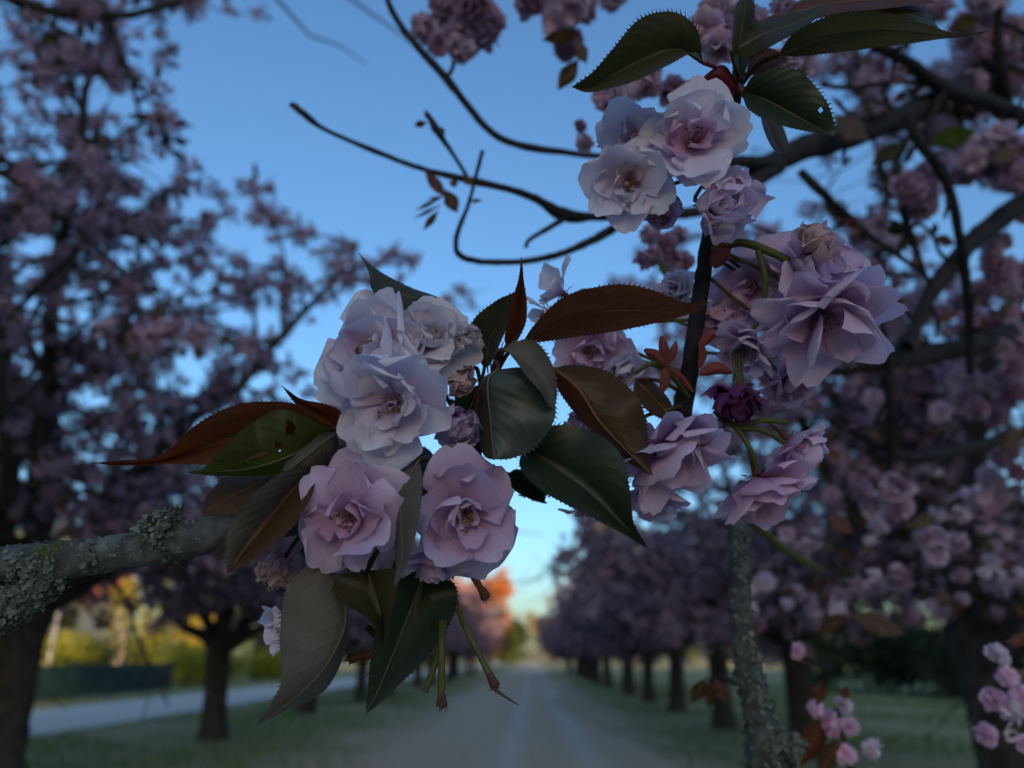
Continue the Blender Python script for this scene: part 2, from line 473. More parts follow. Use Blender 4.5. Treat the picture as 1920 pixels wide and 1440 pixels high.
def cluster_template(seed, n_petal, rad, size, n_leaf, leaf_len):
    """a ball of petal-like folded quads with a few leaves; returns V (n,4,3), material index per quad"""
    rng = np.random.default_rng(seed)
    d = rng.normal(size=(n_petal, 3)); d /= np.linalg.norm(d, axis=1)[:, None]
    c = d * rad * rng.uniform(0.45, 1.0, n_petal)[:, None]
    t = np.cross(d, rng.normal(size=(n_petal, 3))); t /= np.linalg.norm(t, axis=1)[:, None]
    # petals face outwards but tilt
    nrm = d + 0.8 * rng.normal(size=(n_petal, 3)); nrm /= np.linalg.norm(nrm, axis=1)[:, None]
    t = np.cross(nrm, t); t /= np.linalg.norm(t, axis=1)[:, None]; b = np.cross(nrm, t)
    s = size * rng.uniform(0.7, 1.3, n_petal)[:, None]
    V = np.stack([c - t * s * .55, c + b * s * .5 + nrm * s * .12, c + t * s * .6, c - b * s * .5 + nrm * s * .12], 1)
    m = np.zeros(n_petal, int)
    if n_leaf:
        d = rng.normal(size=(n_leaf, 3)); d /= np.linalg.norm(d, axis=1)[:, None]
        c = d * rad * 0.6
        e = c + d * leaf_len + np.array([0, 0, -.2]) * leaf_len
        w = np.cross(d, rng.normal(size=(n_leaf, 3))); w /= np.linalg.norm(w, axis=1)[:, None]
        mid = (c + e) / 2
        L = np.stack([c, mid + w * leaf_len * .22, e, mid - w * leaf_len * .22], 1)
        V = np.concatenate([V, L]); m = np.concatenate([m, np.ones(n_leaf, int)])
    return V, m

FAR_T = [cluster_template(100 + k, 15, 0.060, 0.050, 3, 0.09) for k in range(5)]
NEAR_T = [cluster_template(200 + k, 52, 0.060, 0.026, 4, 0.085) for k in range(5)]

def bake(points, scales, temps, rng):
    Vs, Ms = [], []
    rot = rot_rand(rng, len(points))
    pick = rng.integers(0, len(temps), len(points))
    for k, (tv, tm) in enumerate(temps):
        sel = np.where(pick == k)[0]
        if not len(sel): continue
        v = np.einsum('nij,qpj->nqpi', rot[sel], tv) * scales[sel][:, None, None, None] + points[sel][:, None, None, :]
        Vs.append(v.reshape(-1, 3)); Ms.append(np.tile(tm, len(sel)))
    V = np.vstack(Vs); m = np.concatenate(Ms)
    return V, np.arange(len(V)).reshape(-1, 4), m

def grow(p, d, length, rng, n=7, wander=0.18, lift=0.0):
    pts = [np.array(p, float)]; d = np.array(d, float); d /= np.linalg.norm(d)
    for i in range(n):
        d = d + rng.normal(0, wander, 3) + np.array([0, 0, lift]); d /= np.linalg.norm(d)
        pts.append(pts[-1] + d * length / n)
    return np.array(pts)

def tree_skeleton(seed, H=6.3, R=3.3, trunk_r=0.21, fork=1.6, n_limb=7, low=1.45):
    """trunk path, list of (path, radii) limbs, cluster points"""
    rng = np.random.default_rng(seed)
    lean = rng.normal(0, 0.06, 2)
    tp = np.array([[lean[0] * t * 1.5, lean[1] * t * 1.5, fork * t] for t in np.linspace(-0.06, 1, 10)])
    tr = trunk_r * np.array([1.55, 1.25, 1.08, 1.0, .96, .95, .95, .98, 1.05, 1.12])
    limbs, pts = [], []
    top = tp[-1]
    for k in range(n_limb):
        az = 2 * math.pi * (k + rng.uniform(-.25, .25)) / n_limb
        el = R_(rng.uniform(28, 62)) if k else R_(78)
        d = np.array([math.cos(az) * math.cos(el), math.sin(az) * math.cos(el), math.sin(el)])
        reach = R * 0.92 if k else (H - fork) * 0.9
        ln = reach * rng.uniform(0.9, 1.1) / max(0.62, math.cos(el)) if k else reach
        ln = min(ln, (H - fork) * 1.15)
        L1 = grow(top - np.array([0, 0, rng.uniform(.05, .3)]), d, ln, rng, 9, 0.13, 0.0)
        r1 = np.linspace(trunk_r * .52, 0.022, len(L1))
        limbs.append((L1, r1))
        for u in np.linspace(0.2, 1.0, 12):
            i = u * (len(L1) - 1); a = L1[int(i)] + (L1[min(int(i) + 1, len(L1) - 1)] - L1[int(i)]) * (i % 1)
            dd = (L1[min(int(i) + 1, len(L1) - 1)] - L1[max(int(i) - 1, 0)]); dd /= np.linalg.norm(dd)
            out = rng.normal(0, 1, 3); out -= dd * (out @ dd); out /= np.linalg.norm(out)
            out[2] *= 0.75
            d2 = dd * 0.5 + out
            L2 = grow(a, d2, rng.uniform(0.9, 1.7) * (R / 3.3), rng, 6, 0.2, -0.02)
            limbs.append((L2, np.linspace(0.026, 0.009, len(L2))))
            for q in range(6):
                j = rng.integers(1, len(L2)); b = L2[j]
                d3 = rng.normal(0, 1, 3) * np.array([1, 1, .7]) + (L2[-1] - L2[0]) * .5
                L3 = grow(b, d3, rng.uniform(0.4, 0.8), rng, 4, 0.22, -0.03)
                limbs.append((L3, np.linspace(0.010, 0.004, len(L3))))
                for t in np.linspace(0.15, 1, 6):
                    ii = t * (len(L3) - 1); c = L3[int(ii)] + (L3[min(int(ii) + 1, len(L3) - 1)] - L3[int(ii)]) * (ii % 1)
                    pts.append(c + rng.normal(0, 0.045, 3))
            for t in np.linspace(0.3, 1, 5):
                ii = t * (len(L2) - 1); c = L2[int(ii)]
                pts.append(c + rng.normal(0, 0.06, 3))
    pts = np.array(pts)
    pts = pts[pts[:, 2] > low + 0.3 * np.sin(3 * np.arctan2(pts[:, 1], pts[:, 0]))]
    # limbs seldom leave the crown's outline
    keep = (np.hypot(pts[:, 0], pts[:, 1]) < R * 1.08) & (pts[:, 2] < H * 1.05)
    return (tp, tr), limbs, pts[keep]

def wood_meshes(sk, name):
    (tp, tr), limbs, _ = sk
    rng = np.random.default_rng(77)
    V, F = tube(catmull(tp, 26), np.interp(np.linspace(0, 9, 26), np.arange(10), tr), 16, 0.04, rng)
    trunk = mesh_from('trunk', V, F, mats=[M['bark_tree']])
    parts = []
    for p, r in limbs:
        sd = 8 if r[0] > .05 else (5 if r[0] > .015 else 3)
        parts.append(tube(p, r, sd))
    V, F = join(parts)
    return trunk, mesh_from('limbs', V, F, mats=[M['bark_tree']])

SK = [tree_skeleton(11, 5.3, 3.1, low=1.9), tree_skeleton(23, 4.9, 3.2), tree_skeleton(37, 5.4, 3.1)]
WOOD = [wood_meshes(s, 'w') for s in SK]
CROWN = []
for k, s in enumerate(SK):
    rng = np.random.default_rng(300 + k)
    V, F, m = bake(s[2], rng.uniform(0.8, 1.4, len(s[2])), FAR_T, rng)
    CROWN.append(mesh_from('crown', V, F, mats=[M['crown_petal'], M['crown_leaf']], midx=m, smooth=False))

SKN = [tree_skeleton(51, 6.6, 3.7, n_limb=11), tree_skeleton(52, 6.4, 3.8, n_limb=11, low=2.0), tree_skeleton(39, 5.6, 3.3, n_limb=10, low=1.25)]
WOODN = [wood_meshes(s, 'w') for s in SKN]
def far_tree(x, y, kind, rz, sc, label, group):
    t = thing('cherry_tree', (x, y, float(ground_z(x, y))), label, 'tree', group)
    mw = Matrix.Translation((x, y, float(ground_z(x, y)))) @ Matrix.Rotation(rz, 4, 'Z') @ Matrix.Scale(sc, 4)
    put('trunk', WOOD[kind][0], t, mw); put('limbs', WOOD[kind][1], t, mw)
    put('crown', CROWN[kind], t, mw)
    return t

NEAR_ME = []
for k, (tv, tm) in enumerate(NEAR_T):
    NEAR_ME.append(mesh_from('blossom_cluster', tv.reshape(-1, 3), np.arange(len(tv) * 4).reshape(-1, 4),
                             mats=[M['crown_petal_near'], M['crown_leaf']], midx=tm, smooth=False))

def near_tree(x, y, sk, wood, rz, sc, label, seed, n_obj=300, ok=0.82):
    """a tree close enough that its blossom balls can be told apart: the largest ones are parts"""
    rng = np.random.default_rng(seed)
    t = thing('cherry_tree', (x, y, 0), label, 'tree')
    mw = Matrix.Translation((x, y, 0)) @ Matrix.Rotation(rz, 4, 'Z') @ Matrix.Scale(sc, 4)
    put('trunk', wood[0], t, mw); put('limbs', wood[1], t, mw)
    P = np.array([list(mw @ Vector(p)) for p in sk[2]])
    ci = np.array(CM.inverted())
    C = P @ ci[:3, :3].T + ci[:3, 3]
    dep = -C[:, 2]
    px = 960 + FPX * C[:, 0] / np.maximum(dep, .01); py = 720 - FPX * C[:, 1] / np.maximum(dep, .01)
    if ok is not None:
        k = rng.random(len(P)) < ok
        P, dep, px, py = P[k], dep[k], px[k], py[k]
    vis = (dep > 0.2) & (px > -40) & (px < 1960) & (py > -40) & (py < 1480)
    order = np.argsort(np.where(vis, dep, 1e6))
    nv = min(n_obj, int(vis.sum()))
    rot = rot_rand(rng, nv)
    for k in range(nv):
        p = P[order[k]]
        m4 = Matrix.Translation(p) @ Matrix(rot[k].tolist()).to_4x4() @ Matrix.Scale(float(rng.uniform(0.8, 1.35)) * sc, 4)
        put('blossom_cluster', NEAR_ME[int(rng.integers(0, 5))], t, m4)
    rest = P[order[nv:]]
    if len(rest):
        V, F, m = bake(rest, rng.uniform(0.8, 1.35, len(rest)) * sc, NEAR_T, rng)
        o = put('crown', mesh_from('crown', V - np.array([x, y, 0]), F, mats=[M['crown_petal_near'], M['crown_leaf']], midx=m, smooth=False), t, Matrix.Translation((x, y, 0)))
        o['kind'] = 'stuff'
    return t

LG = 'cherry trees in the row beside the road'
RG = 'cherry trees in the row beside the meadow'
LX, RX = -5.6, 3.8
ORD = ['second', 'third', 'fourth', 'fifth', 'sixth', 'seventh', 'eighth', 'ninth']
near_tree(LX - .35, 2.9, SKN[0], WOODN[0], 0.5, 1.14, 'tall cherry tree whose blossom overhangs the lichen-covered branch, trunk hidden from view', 41, 300)
near_tree(LX + .1, 8.3, SKN[1], WOODN[1], 2.1, 1.16, 'large pink cherry tree with thick leaning trunk by the pale road', 42, 300)
near_tree(RX, 6.75, SKN[2], WOODN[2], 1.2, 1.0, 'pink cherry tree with thick forked trunk beside the pink bud clusters', 43, 300)
rng = np.random.default_rng(9)
far_tree(LX, 14.1, 0, 2.6, 1.0, 'pink cherry tree with slim leaning trunk next along the row from the large one', None)
for k in range(10):
    far_tree(LX + rng.normal(0, .15), 20.0 + 5.9 * k + rng.normal(0, .3), int(rng.integers(0, 3)), rng.uniform(0, 6.28), rng.uniform(.9, 1.06),
             ('%s cherry tree along the road-side row, counting from the large leaning one' % ORD[k + 1]) if k < 4 else 'hazy pink cherry tree far down the row between road and dirt path', LG)
far_tree(RX, 11.6, 1, 0.4, 0.95, 'pink cherry tree with dark upright trunk behind the lichen-covered upright stem', None)
for k in range(15):
    far_tree(RX + rng.normal(0, .12), 16.4 + 4.8 * k + rng.normal(0, .25), int(rng.integers(0, 3)), rng.uniform(0, 6.28), rng.uniform(.88, 1.04),
             ('%s cherry tree along the meadow-side row, counting from the thick forked trunk' % ORD[k + 1]) if k < 6 else 'purple-pink cherry tree far down the row between dirt path and meadow', RG)

# ------------------------------------------------------------------ other trees, bushes, fence, houses
def leaf_cloud(n, fn, size, rng, flat=0.5):
    P = fn(n)
    n = len(P)
    nr = rng.normal(size=(n, 3)); nr[:, 2] += flat; nr /= np.linalg.norm(nr, axis=1)[:, None]
    t = np.cross(nr, rng.normal(size=(n, 3))); t /= np.linalg.norm(t, axis=1)[:, None]; b = np.cross(nr, t)
    s = size * rng.uniform(.6, 1.4, n)[:, None]
    V = np.stack([P - t * s, P + b * s * .6, P + t * s, P - b * s * .6], 1)
    return V.reshape(-1, 3), np.arange(4 * n).reshape(-1, 4)

def leafy_tree(name, x, y, H, R, fork, leafmat, n, size, seed, label, cat='tree', group=None, trunk_r=0.18, clump=0.55, share={}):
    rng = np.random.default_rng(seed)
    t = thing(name, (x, y, 0), label, cat, group)
    mw = Matrix.Translation((x, y, 0))
    tp = grow((0, 0, -.1), (rng.normal(0, .04), rng.normal(0, .04), 1), H * .8, rng, 9, .05)
    V, F = tube(catmull(tp, 18), np.linspace(trunk_r * 1.2, trunk_r * .15, 18), 9, .05, rng)
    put('trunk', mesh_from('trunk', V, F, mats=[M['bark_tree']]), t, mw)
    limbs, cl = [], []
    for k in range(18):
        u = rng.uniform(fork / H / .8, 1); p = tp[int(u * 9)]
        az = rng.uniform(0, 6.28); el = rng.uniform(.2, 1.1)
        rr = R * (0.45 + .55 * math.sin(math.pi * min(1, max(0.1, (p[2] - fork) / (H - fork) * .8 + .2))))
        L = grow(p, (math.cos(az) * math.cos(el), math.sin(az) * math.cos(el), math.sin(el)), rr * rng.uniform(.7, 1.1), rng, 6, .15)
        limbs.append(tube(L, np.linspace(trunk_r * .35, .012, 7), 5))
        for q in range(5):
            cl.append(L[rng.integers(2, 7)] + rng.normal(0, .22 * R / 2, 3))
    V, F = join(limbs); put('limbs', mesh_from('limbs', V, F, mats=[M['bark_tree']]), t, mw)
    cl = np.array(cl)
    def fn(n):
        c = cl[rng.integers(0, len(cl), n)]
        return c + rng.normal(0, clump * R / 4.5, (n, 3))
    V, F = leaf_cloud(n, fn, size, rng)
    put('crown', mesh_from('crown', V, F, mats=[leafmat], smooth=False), t, mw)
    return t

def bush(name, x, y, rx, ry, h, leafmat, n, size, seed, label, group=None):
    rng = np.random.default_rng(seed)
    t = thing(name, (x, y, 0), label, 'bush', group)
    mw = Matrix.Translation((x, y, 0))
    st = []
    for k in range(9):
        a = rng.uniform(0, 6.28)
        L = grow((.25 * rx * math.cos(a), .25 * ry * math.sin(a), -.05), (.5 * math.cos(a), .5 * math.sin(a), 1), h * .8, rng, 5, .12)
        st.append(tube(L, np.linspace(.035, .008, 6), 5))
    V, F = join(st); put('stems', mesh_from('stems', V, F, mats=[M['bark_tree']]), t, mw)
    lob = [(rng.uniform(-.6, .6) * rx, rng.uniform(-.6, .6) * ry, h * rng.uniform(.35, .75), rng.uniform(.3, .5)) for _ in range(9)]
    def fn(n):
        k = rng.integers(0, 9, n); l = np.array(lob)[k]
        d = rng.normal(size=(n, 3)); d /= np.linalg.norm(d, axis=1)[:, None]
        r = rng.uniform(.55, 1.05, n)[:, None]
        P = l[:, :3] + d * r * l[:, 3:4] * np.array([rx, ry, h]) * 1.1
        return P[P[:, 2] > 0.03]
    V, F = leaf_cloud(n, fn, size, rng)
    put('foliage', mesh_from('foliage', V, F, mats=[leafmat], smooth=False), t, mw)
    return t

# beyond the road: hedge bushes and a belt of spring trees
rng = np.random.default_rng(61)
BG_ = 'green bushes along the far side of the road'
for k in range(13):
    yy = 9 + k * 4.2 + rng.uniform(-.8, .8)
    bush('bush', -18.3 + rng.uniform(-.7, .7), yy, 2.2, 2.6, rng.uniform(1.3, 2.3), M['spring_leaf'] if k % 3 else M['bush_leaf'], 3600, .07, 500 + k,
         'leafy green bush growing behind the fence across the road', BG_)
TG_ = 'spring trees beyond the road'
for k in range(14):
    tx, ty = -24 + rng.uniform(-2.5, 2.5), 12 + k * 5.0 + rng.uniform(-1.5, 1.5)
    if abs(tx + .60 * ty) < 3.4: continue
    leafy_tree('spring_tree', tx, ty, rng.uniform(7.5, 11), rng.uniform(2.6, 3.8), 1.4,
               M['yellow_leaf'] if k % 3 != 1 else M['spring_leaf'], 5200, .10, 600 + k,
               'spring tree with yellow-green young leaves in the belt beyond the road', group=TG_)
for k in range(9):
    leafy_tree('spring_tree', -33 + rng.uniform(-2.5, 2.5), -8 + k * 8 + rng.uniform(-1.5, 1.5), rng.uniform(10, 13), rng.uniform(3.6, 4.6), 1.8,
               M['spring_leaf'], 5200, .14, 640 + k,
               'taller spring tree with light green leaves standing deep in the belt beyond the road', group='taller spring trees deep in the belt')
# meadow side: dark shrubs and trees
MG_ = 'dark bushes along the far edge of the meadow'
for k in range(16):
    a = k / 15
    bush('bush', 13 + 13 * a + rng.uniform(-1, 1), 34 - 18 * a + rng.uniform(-1.2, 1.2), 2.4, 2.4, rng.uniform(2.2, 4.2), M['dark_leaf'], 3600, .085, 700 + k,
         'dark green bush at the far edge of the meadow', MG_)
for k in range(8):
    leafy_tree('woodland_tree', 22 + rng.uniform(-3, 6), 16 + 7 * k, rng.uniform(7, 10), rng.uniform(3, 4), 1.5, M['bush_leaf'], 5200, .12, 730 + k,
               'green woodland tree standing behind the dark meadow bushes', group='woodland trees behind the meadow')
# unseen tree belt added behind the viewer to keep near trees in shade
for k in range(18):
    leafy_tree('woodland_tree', 11.5 + 7.2 * (k % 9) + 3.6 * (k // 9) + rng.uniform(-.8, .8), -60 - 9 * (k // 9) + rng.uniform(-2, 2), rng.uniform(17, 18.5), 5.6, 1.0, M['dark_leaf'], 7500, .36, 760 + k,
               'tall dark unseen tree added as sun blocker on the sunset side of the avenue', group='unseen trees added to block the low sun', trunk_r=.3, clump=.8)
# the end of the path
leafy_tree('sun_tinted_tree', -6.5, 112, 15, 5.0, 3, M['sun_tinted_leaf'], 9000, .22, 801, 'tall tree with late-sun orange painted into its leaves at the end of the path', trunk_r=.3)
leafy_tree('sun_tinted_tree', -13, 118, 13, 5.0, 3, M['sun_tinted_leaf'], 9000, .22, 802, 'broad tree with late-sun orange painted into its leaves behind the far end of the row beside the road', trunk_r=.3)
leafy_tree('pale_tree', 6.0, 66, 14.5, 3.4, 3.5, M['pale_leaf'], 9000, .13, 803, 'tall airy bare tree with bright sky painted as sparse pale leaves above the cherry row', trunk_r=.2, clump=.8)  # pale leaves stand in for bright sky between bare branches
leafy_tree('pale_tree', 9.5, 78, 16, 4.0, 3.5, M['pale_leaf'], 9000, .15, 804, 'taller sparse tree with bright sky painted as pale leaves, standing beyond the airy pale tree', trunk_r=.22, clump=.8)
for k in range(9):
    leafy_tree('woodland_tree', -26 + 7.5 * k + rng.uniform(-2, 2), 150 + rng.uniform(-8, 8), rng.uniform(7, 10), 4.6, 1.5, M['bush_leaf'] if k % 2 else M['pale_leaf'], 4000, .25, 820 + k,
               'distant woodland tree closing the end of the long path', group='distant woodland trees at the end of the path')

# dark green fence beyond the road
def box(x0, x1, y0, y1, z0, z1):
    V = np.array([(x, y, z) for x in (x0, x1) for y in (y0, y1) for z in (z0, z1)], float)
    F = np.array([(0, 1, 3, 2), (4, 6, 7, 5), (0, 4, 5, 1), (2, 3, 7, 6), (0, 2, 6, 4), (1, 5, 7, 3)])
    return V, F
ft = thing('fence', (-15.3, 22, 0), 'dark green slatted fence panels along the far side of the road', 'fence')
post = mesh_from('post', *box(-.04, .04, -.04, .04, -.1, 1.22), mats=[M['fence']], smooth=False)
slat = mesh_from('slat', *box(-.012, .012, -.055, .055, .12, 1.12), mats=[M['fence']], smooth=False)
rail = mesh_from('rail', *box(-.025, .025, -1.18, 1.18, -.03, .03), mats=[M['fence']], smooth=False)
for k in range(8):
    y0 = 14 + 2.4 * k
    put('post', post, ft, Matrix.Translation((-15.3, y0, 0)))
    for z in (.25, 1.0):
        put('rail', rail, ft, Matrix.Translation((-15.33, y0 + 1.2, z)))
    for q in range(17):
        put('slat', slat, ft, Matrix.Translation((-15.29, y0 + .16 + q * .13, 0)))
put('post', post, ft, Matrix.Translation((-15.3, 14 + 2.4 * 8, 0)))

# house glimpsed between the spring trees
hx, hy = -35.0, 56.0
ht = thing('house', (hx, hy, 0), 'cream rendered house with red tiled roof glimpsed between the yellow-green trees', 'house')
hm = Matrix.Translation((hx, hy, 0)) @ Matrix.Rotation(R_(25), 4, 'Z')
put('wall', mesh_from('wall', *box(-5, 5, -4, 4, -.2, 5.2), mats=[M['wall']], smooth=False), ht, hm)
V = np.array([(-5.5, -4.6, 5.1), (5.5, -4.6, 5.1), (5.5, 4.6, 5.1), (-5.5, 4.6, 5.1), (-4.2, 0, 8.2), (4.2, 0, 8.2)], float)
rf = put('roof', mesh_from('roof', V, [(0, 1, 5, 4), (2, 3, 4, 5), (1, 2, 5), (3, 0, 4), (3, 2, 1, 0)], mats=[M['roof']], smooth=False), ht, hm)
put('chimney', mesh_from('chimney', *box(1.5, 2.2, -.4, .4, 7, 9), mats=[M['roof']], smooth=False), rf, hm)
win = mesh_from('window', *box(-.55, .55, -4.06, -3.98, 0, 1.3), mats=[M['glass']], smooth=False)
frm = mesh_from('frame', *box(-.66, .66, -4.03, -3.97, -.1, 1.4), mats=[M['metal']], smooth=False)
for wx in (-3.4, -1.1, 1.2, 3.5):
    for wz in (.9, 3.3):
        w_ = put('window', win, ht, hm @ Matrix.Translation((wx, 0, wz)))
        put('frame', frm, w_, hm @ Matrix.Translation((wx, 0, wz)))

# metal pole among the bushes
pt = thing('pole', (-15.9, 25.5, 0), 'slim grey metal pole standing behind the green fence', 'pole')
V, F = tube(np.array([(0, 0, z) for z in (-.1, 1, 2.2, 3.1, 3.2)]), [.07, .065, .06, .055, .001], 10)
put('shaft', mesh_from('shaft', V, F, mats=[M['metal']]), pt, Matrix.Translation((-15.9, 25.5, 0)))
V, F = tube(np.array([(0, 0, z) for z in (3.15, 3.19, 3.28, 3.34)]), [.03, .10, .09, .001], 12)
put('cap', mesh_from('cap', V, F, mats=[M['metal']]), pt, Matrix.Translation((-15.9, 25.5, 0)))
# ================================================================== close branches: builders
def P3(pts, d=None):
    return np.array([list(at(*(p if len(p) == 3 else (p[0], p[1], d)))) for p in pts])

def wood(parent, name, pts, radii_px, mat, sides=10, bump=0.06, n=None, seed=0, blunt=False):
    """a branch through pixel points (x, y, depth), radii in photo pixels at those points"""
    rng = np.random.default_rng(seed)
    P = P3(pts)
    rad = np.array([r * p[2] / FPX for r, p in zip(radii_px, pts)])
    C = catmull(np.hstack([P, rad[:, None]]), n or max(12, 7 * len(pts)))
    path, r = C[:, :3], np.maximum(C[:, 3], 2e-4)
    if blunt:
        path = np.vstack([path, path[-1] + (path[-1] - path[-2]) * .02]); r = np.append(r, 1e-4)
    V, F = tube(path, r, sides, bump, rng)
    b = P[0]
    return put(name, mesh_from(name, V - b, F), parent, Matrix.Translation(b), mat), path, r

VIEW = np.array(list(cdir(0, 0, 1)))

def leaf(parent, mid, left, right, d, mat, sl=1, sr=1, wtrue=0.017, teeth=42, bulge=0.12, node=None, seed=0, tooth=1.0, wav=0.0012, stalk_mat='stalk_red', hole=None, mat2=None, half='left'):
    """a leaf blade: pixel polylines of midrib and both margins from base to tip; margins swing in depth so that the blade keeps its width"""
    rng = np.random.default_rng(seed)
    nu, nv = (90, 18) if hole else (34, 6)
    dd = d if isinstance(d, (tuple, list)) else (d, d)
    def withd(pts):
        k = np.linspace(0, 1, len(pts))
        return np.array([list(at(p[0], p[1], dd[0] + (dd[1] - dd[0]) * t)) for p, t in zip(pts, k)])
    mp = catmull(withd(mid), nu)
    base, tip = mid[0], mid[-1]
    lp = catmull(withd([base] + list(left) + [tip]), nu)
    rp = catmull(withd([base] + list(right) + [tip]), nu)
    u = np.linspace(0, 1, nu)
    wt = wtrue * np.sin(np.pi * np.clip(u, .002, .998) ** 0.85) ** 0.85
    ray = mp - np.array(list(cam.location)); ray /= np.linalg.norm(ray, axis=1)[:, None]
    def push(e, s):
        p = np.linalg.norm(e - mp, axis=1)
        off = np.sqrt(np.maximum(0, wt ** 2 - p ** 2)) * s
        k = np.ones(5) / 5
        off = np.convolve(np.pad(off, 2, mode='edge'), k, 'valid')
        return e - ray * off[:, None] + ray * (wav * np.sin(u * 19 + seed) * np.sin(np.pi * u))[:, None]
    lp, rp = push(lp, sl), push(rp, sr)
    V, UV = [], []
    for i in range(nu):
        for j in range(-nv, nv + 1):
            t = abs(j) / nv
            e = lp[i] if j < 0 else rp[i]
            p = mp[i] * (1 - t) + e * t
            w = np.linalg.norm(e - mp[i])
            p = p - ray[i] * bulge * w * math.sin(math.pi * t) + ray[i] * 0.03 * w * (t < .01)
            V.append(p); UV.append((0.5 + 0.5 * j / nv, u[i]))
    m = 2 * nv + 1
    F = [(i * m + j, i * m + j + 1, (i + 1) * m + j + 1, (i + 1) * m + j) for i in range(nu - 1) for j in range(m - 1)]
    if hole:
        F = [f for f in F if not any((UV[f[0]][0] - hx) ** 2 / hw ** 2 + (UV[f[0]][1] - hy) ** 2 / hh ** 2 < .8 + .22 * math.sin(4 * math.atan2(UV[f[0]][1] - hy, (UV[f[0]][0] - hx) * .3)) for hx, hy, hw, hh in hole)]
    # pointed teeth along both margins
    for e, uvx in ((lp, 0.0), (rp, 1.0)):
        seg = np.linalg.norm(np.diff(e, axis=0), axis=1); L = np.concatenate([[0], np.cumsum(seg)])
        n = max(8, int(teeth * L[-1] / 0.08))
        for k in range(n):
            s = (k + .5) / n * L[-1]
            if s < .06 * L[-1] or s > .985 * L[-1]: continue
            at_ = lambda x: np.array([np.interp(x, L, e[:, q]) for q in range(3)])
            h = L[-1] / n * rng.uniform(.16, .30)
            a, b, c = at_(s - h), at_(s + h), at_(s)
            i = min(nu - 1, int(s / L[-1] * (nu - 1)))
            o = e[i] - mp[i]; w = np.linalg.norm(o); o = o / (w + 1e-9)
            f = (b - a) / (np.linalg.norm(b - a) + 1e-9)
            ln = (0.0009 + .0010 * rng.random()) * tooth * min(1, w / .004)
            tp = c + o * ln + f * ln * .9 + rng.normal(0, .00015, 3)
            q = len(V); V += [a - o * .0003, b - o * .0003, tp]; UV += [(uvx, u[i])] * 3
            F.append((q, q + 1, q + 2))
    V = np.array(V); b0 = mp[0]
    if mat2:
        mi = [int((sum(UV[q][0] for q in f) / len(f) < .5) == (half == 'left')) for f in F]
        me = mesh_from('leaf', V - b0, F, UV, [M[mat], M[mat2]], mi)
    else:
        me = mesh_from('leaf', V - b0, F, UV, [M[mat]])
    o = put('leaf', me, parent, Matrix.Translation(b0))
    # midrib as a raised cord, and the stalk
    rr = np.interp(u, [0, 1], [.00075, .0002])
    v, f = tube(mp + ray * .0001, rr, 6)
    put('midrib', mesh_from('midrib', v - b0, f), o, Matrix.Translation(b0), M['rib_' + ('red' if mat in ('leaf_red', 'leaf_bronze') else 'green')])
    if node is not None:
        n3 = np.array(list(at(*node)))
        c = (b0 + n3) / 2 + np.array([0, 0, .003])
        pth = catmull(np.array([n3, c, b0, mp[1]]), 12)
        v, f = tube(pth, np.linspace(.0011, .0008, 12), 7)
        put('stalk', mesh_from('stalk', v - b0, f), o, Matrix.Translation(b0), M[stalk_mat])
    return o

M['rib_red'] = mat_simple('rib_red', (0.10, 0.045, 0.03), (0.15, 0.08, 0.05), 200, .6, 0)
M['rib_green'] = mat_simple('rib_green', (0.06, 0.055, 0.03), (0.11, 0.10, 0.06), 200, .6, 0)

def petal_shape(W, cup, bend, ruffle, frill, notch, seed, nu=11, nv=11, claw=.16, fold=0.0):
    """unit-length petal growing along +y, inner face +z"""
    rng = np.random.default_rng(seed)
    ph = rng.uniform(0, 6.28, 8); am = rng.uniform(.5, 1, 8)
    V, UV = [], []
    us = np.linspace(0, 1, nu) ** 0.9
    # bend integrated along the length
    th = bend * us ** 1.4
    yy = np.concatenate([[0], np.cumsum(np.cos((th[1:] + th[:-1]) / 2) * np.diff(us))])
    zz = np.concatenate([[0], np.cumsum(np.sin((th[1:] + th[:-1]) / 2) * np.diff(us))])
    for i, u in enumerate(us):
        hw = W / 2 * (claw + (1 - claw) * math.sin(min(1, u / .72) * math.pi / 2) ** 1.25) * (1 - .16 * max(0, (u - .72) / .28) ** 2)
        for j in range(nv):
            v = 2 * j / (nv - 1) - 1
            top = 1 - .42 * abs(v) ** 2.6 - notch * math.exp(-(v / .16) ** 2)
            top += frill * (math.sin(9 * v + ph[0]) * am[0] + .7 * math.sin(17 * v + ph[1]) * am[1] + .5 * math.sin(29 * v + ph[2]))
            k = 1 + (top - 1) * u ** 1.5
            y = yy[i] * k; z = zz[i] * k
            x = v * hw
            z += cup * (v * v) * hw * (.35 + .65 * u)
            z += ruffle * u ** 1.6 * (math.sin(3.1 * v + ph[3] + 1.5 * u) * am[3] * .6 + math.sin(6.2 * v + ph[4]) * am[4] * .34 * abs(v) + .09 * math.sin(11 * v + ph[5] + 3 * u))
            z += ruffle * .5 * math.sin(5 * u + ph[6]) * u
            x += ruffle * .25 * math.sin(7 * u + ph[7]) * u
            if fold: z += fold * max(0, v) ** 2 * hw * 2 * u
            V.append((x, y, z)); UV.append((j / (nv - 1), u))
    F = [(i * nv + j, i * nv + j + 1, (i + 1) * nv + j + 1, (i + 1) * nv + j) for i in range(nu - 1) for j in range(nv - 1)]
    return np.array(V), np.array(F), UV

